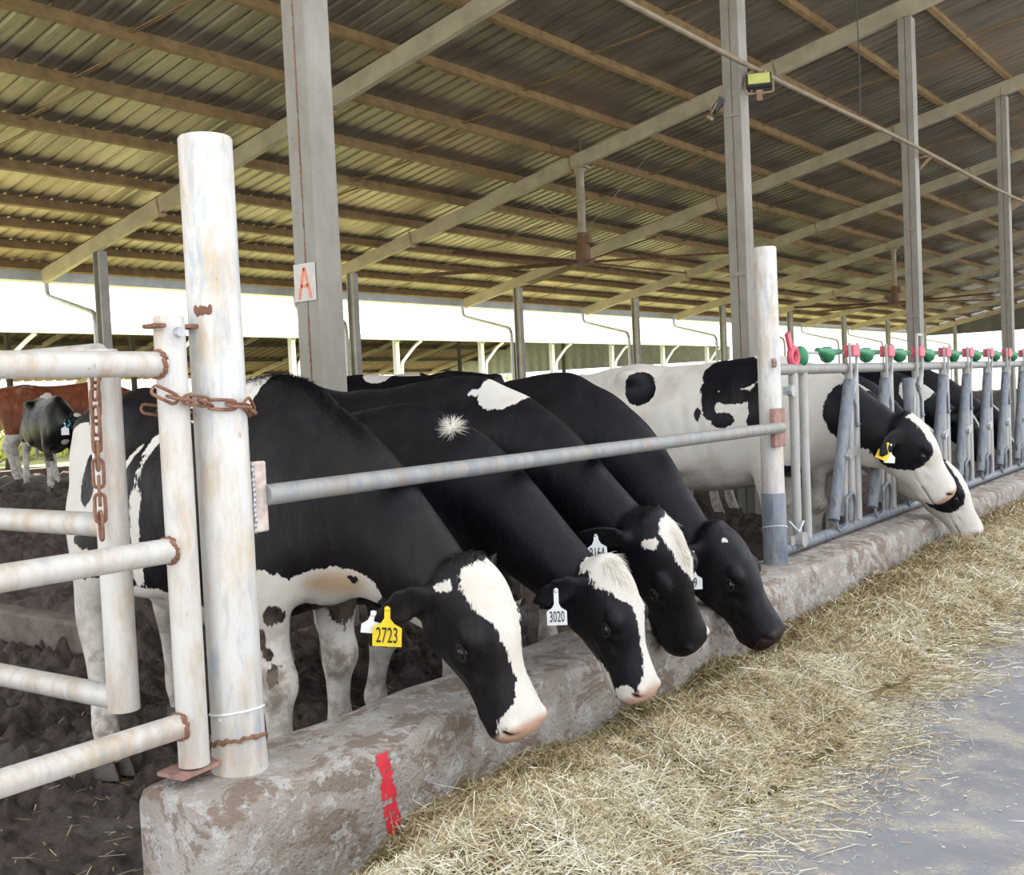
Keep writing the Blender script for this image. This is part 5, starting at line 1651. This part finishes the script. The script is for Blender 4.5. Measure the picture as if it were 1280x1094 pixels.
surface_hair(C1, 'withers_hair', [(-0.16, -0.02, 1.50), (0.0, -0.02, 1.50), (0.15, -0.02, 1.48), (0.30, -0.02, 1.40), (0.45, -0.02, 1.27)], MT['hair_black'], 0.045, 0.0010, (0.5, -0.3, -0.2), 2600, 0.035, 3, 0.15, 0.25)
surface_hair(C2, 'white_whorl', [(0.285, -0.04, 1.34), (0.31, -0.05, 1.32)], MT['hair_white'], 0.050, 0.0010, (0, 0, 1), 380, 0.011, 4, 0.05, 0.3, radial=(0.297, -0.045, 1.33))
surface_hair(C2, 'forelock', head_pts(C2, [(-0.02, -0.04, 0.03), (-0.02, 0.05, 0.03), (0.05, 0.0, 0.05)]), MT['hair_white'], 0.05, 0.0011, (0.3, -0.1, -0.9), 700, 0.022, 5, 0.1, 0.4)
surface_hair(C1, 'forelock', head_pts(C1, [(-0.04, -0.05, 0.0), (-0.04, 0.05, 0.0)]), MT['hair_black'], 0.026, 0.0009, (0.4, -0.1, -0.7), 260, 0.016, 6, 0.1, 0.4)
surface_hair(C3, 'forelock', head_pts(C3, [(0.02, -0.03, 0.03), (0.10, -0.02, 0.05), (0.18, -0.03, 0.05)]), MT['hair_white'], 0.04, 0.0011, (0.3, 0.1, -0.9), 420, 0.014, 7, 0.1, 0.4)
# ------------------------------------------------------------------ hay along the kerb
def hay_edge(y):
    y = np.asarray(y, float)
    e = -1.50 + 0.16 * (vnoise(y * 1.3, y * 0 + 3.3, 41) - 0.5) + 0.10 * (vnoise(y * 4.1, y * 0 + 8.3, 42) - 0.5)
    e = e + 0.25 * sstep(2.9, 2.2, y)
    return e
def hay_h(x, y):
    e = hay_edge(y)
    t = np.clip((x + 2.26) / (e + 2.26), 0, 1.3)           # 0 at the kerb, 1 at the edge
    prof = np.where(t < 0.35, 0.75 + 0.25 * np.sin(t / 0.35 * np.pi / 2), np.cos(np.clip((t - 0.35) / 0.68, 0, 1) * np.pi / 2) ** 1.15)
    amp = 0.17 + 0.11 * sstep(3.0, 2.0, y) + 0.05 * sstep(6.0, 8.5, y) + 0.06 * (vnoise(y * 0.9, x * 0.9, 51) - 0.5)
    # the heap starts away from the kerb at its near end
    prof = prof * (1 - (1 - sstep(1.95, 2.75, y)) * np.clip(1.15 - t / 0.42, 0, 1))
    # hollows nosed out in front of the cows
    amp = amp - 0.07 * np.exp(-((x + 2.15) / 0.16) ** 2) * (np.exp(-((y - 2.6) / 0.22) ** 2) + np.exp(-((y - 3.3) / 0.25) ** 2) + np.exp(-((y - 4.0) / 0.25) ** 2) + np.exp(-((y - 4.7) / 0.25) ** 2))
    return np.where(t > 1.05, -0.02, amp * prof) + (0.05 * (fbm(x * 8, y * 8, 61, 3) - 0.5) + 0.05 * (fbm(x * 3.2, y * 3.2, 63, 2) - 0.5)) * (t < 1.0)

def build_hay():
    xs = np.linspace(-2.27, -0.95, 48)
    ys = np.concatenate([np.arange(1.5, 7, 0.03), np.arange(7, 16, 0.08), np.arange(16, 40, 0.5)])
    X, Y = np.meshgrid(xs, ys, indexing='ij')
    Z = hay_h(X, Y)
    V = np.stack([X, Y, Z], -1).reshape(-1, 3)
    I = np.arange(X.size).reshape(X.shape)
    F = np.stack([I[:-1, :-1], I[1:, :-1], I[1:, 1:], I[:-1, 1:]], -1).reshape(-1, 4)
    nb = len(V)
    rg = np.random.default_rng(5)
    def blades(n, ylo, yhi, pw, lmin, lmax, w, over):
        u = rg.random(n)
        y = ylo + (yhi - ylo) * u ** pw
        e = hay_edge(y)
        x = -2.25 + (e + 2.25) * rg.random(n) ** 0.85 * over
        stray = rg.random(n) < 0.10
        x = np.where(stray, e + np.abs(rg.normal(0, 0.16, n)), x)
        z = np.maximum(hay_h(x, y), 0.002)
        L = rg.uniform(lmin, lmax, n)
        an = rg.uniform(0, 2 * np.pi, n)
        on_floor = z < 0.01
        el = np.where(on_floor, rg.normal(0, 0.05, n), rg.normal(0.05, 0.33, n))
        el = np.where((rg.random(n) < 0.06) & ~on_floor, rg.uniform(0.4, 1.1, n), el)
        d = np.stack([np.cos(an) * np.cos(el), np.sin(an) * np.cos(el), np.sin(el)], -1)
        c = np.stack([x, y, z + 0.012 * rg.random(n) + np.where(on_floor, 0.0, 0.008) + np.abs(np.sin(el)) * L * 0.3], -1)
        s = np.cross(d, rg.normal(0, 1, (n, 3))); s /= np.linalg.norm(s, axis=1)[:, None] + 1e-9
        bend = rg.normal(0, 0.12, (n, 3)) * L[:, None]
        W = (w * rg.uniform(0.6, 1.4, n))[:, None]
        P = []
        for t in (-0.5, 0.0, 0.5):
            p = c + d * (L * t)[:, None] + bend * (0.25 - t * t)
            p[:, 2] = np.maximum(p[:, 2], 0.003)
            ww = W * (1.0 if t < 0.4 else 0.45)
            P += [p - s * ww, p + s * ww]
        V = np.stack(P, 1).reshape(-1, 3)
        base = (np.arange(n) * 6)[:, None]
        q = np.concatenate([base + np.array([0, 1, 3, 2]), base + np.array([2, 3, 5, 4])], 0)
        # golden and moist at the kerb where it is nosed over, bleached outside
        k = np.clip((x + 2.25) / 0.75, 0, 1)
        patch = fbm(x * 4.5, y * 4.5, 71, 3) - 0.5
        tint = 0.27 + 0.42 * sstep(0.12, 0.75, k) + 0.5 * patch + rg.normal(0, 0.21, n) + 0.12 * sstep(3.2, 2.2, y)
        tint = np.where(rg.random(n) < 0.06, 0.95, tint)
        return V, q, np.repeat(np.clip(tint, 0.02, 1), 6)
    parts = [blades(88000, 1.6, 5.2, 1.0, 0.015, 0.065, 0.0011, 1.03), blades(36000, 5.0, 9.0, 1.0, 0.03, 0.11, 0.0018, 1.04), blades(16000, 9.0, 16.0, 1.2, 0.05, 0.16, 0.0030, 1.04),
             blades(1800, 1.7, 5.0, 1.0, 0.08, 0.20, 0.0013, 1.02)]
    allV, allF, tint = [V], [F], [np.full(nb, 0.3)]
    off = nb
    for v, q, t in parts:
        allV.append(v); allF.append(q + off); tint.append(t); off += len(v)
    VV = np.concatenate(allV); FF = np.concatenate(allF); TT = np.concatenate(tint)
    me = bpy.data.meshes.new('hay_pile')
    me.vertices.add(len(VV)); me.vertices.foreach_set('co', VV.reshape(-1))
    me.loops.add(FF.size); me.loops.foreach_set('vertex_index', FF.reshape(-1).astype(np.int32))
    me.polygons.add(len(FF)); me.polygons.foreach_set('loop_start', np.arange(0, FF.size, 4, dtype=np.int32)); me.polygons.foreach_set('loop_total', np.full(len(FF), 4, dtype=np.int32))
    mi = np.zeros(len(FF), dtype=np.int32); mi[len(F):] = 1
    me.update()
    me.materials.append(MT['hay_base']); me.materials.append(MT['hay'])
    me.polygons.foreach_set('material_index', mi)
    me.attributes.new('tint', 'FLOAT', 'POINT').data.foreach_set('value', TT)
    me.validate()
    o = link(bpy.data.objects.new('hay', me))
    tag(o, 'long heap of chopped dry hay lying along the feed kerb', 'hay', None, 'stuff')
    # loose chaff on the alley and straw bits in the mud
    n = 15000
    y = 1.2 + 9 * rg.random(n) ** 1.3
    x = hay_edge(y) + np.abs(rg.normal(0, 0.75, n))
    m = fbm(x * 1.7, y * 1.7, 81, 3)
    x = np.where((m < 0.5) & (rg.random(n) < 0.75), hay_edge(y) + np.abs(rg.normal(0, 0.15, n)), x)
    x[13000:] = -1.6 + 3.2 * rg.random(n - 13000)
    L = rg.uniform(0.003, 0.018, n); L[rg.random(n) < 0.04] *= 3
    an = rg.uniform(0, 2 * np.pi, n)
    w = rg.uniform(0.0006, 0.0014, n); ch = rg.random(n) < 0.02; w[ch] = 0.0045; L[ch] = 0.012
    d = np.stack([np.cos(an), np.sin(an), np.zeros(n)], -1); s = np.stack([-np.sin(an), np.cos(an), np.zeros(n)], -1)
    c = np.stack([x, y, np.full(n, 0.004)], -1)
    P = np.stack([c - d * L[:, None] / 2 - s * w[:, None], c + d * L[:, None] / 2 - s * w[:, None], c + d * L[:, None] / 2 + s * w[:, None], c - d * L[:, None] / 2 + s * w[:, None]], 1).reshape(-1, 3)
    P[:, 2] += rg.uniform(0, 0.003, len(P))
    q = np.arange(n * 4).reshape(-1, 4)
    o = raw_obj('chaff', P, q.tolist(), MT['hay'])
    o.data.attributes.new('tint', 'FLOAT', 'POINT').data.foreach_set('value', np.repeat(np.clip(rg.normal(0.75, 0.2, n), 0, 1), 4))
    tag(o, 'loose chaff and straw bits scattered over the grey alley floor', 'chaff', None, 'stuff')
    n = 900
    y = 1.0 + 3.0 * rg.random(n); x = -2.7 - 2.6 * rg.random(n) ** 1.2
    L = rg.uniform(0.02, 0.10, n); an = rg.uniform(0, 2 * np.pi, n)
    d = np.stack([np.cos(an), np.sin(an), rg.normal(0, 0.08, n)], -1); s = np.stack([-np.sin(an), np.cos(an), np.zeros(n)], -1)
    c = np.stack([x, y, yard_h(x, y) + 0.008], -1)
    w = 0.0016
    P = np.stack([c - d * L[:, None] / 2 - s * w, c + d * L[:, None] / 2 - s * w, c + d * L[:, None] / 2 + s * w, c - d * L[:, None] / 2 + s * w], 1).reshape(-1, 3)
    o = raw_obj('straw_bits', P, np.arange(n * 4).reshape(-1, 4).tolist(), MT['hay'])
    o.data.attributes.new('tint', 'FLOAT', 'POINT').data.foreach_set('value', np.repeat(np.clip(rg.normal(0.6, 0.2, n), 0, 1), 4))
    tag(o, 'stray straw bits trodden into the dark mud', 'straw', None, 'stuff')
build_hay()
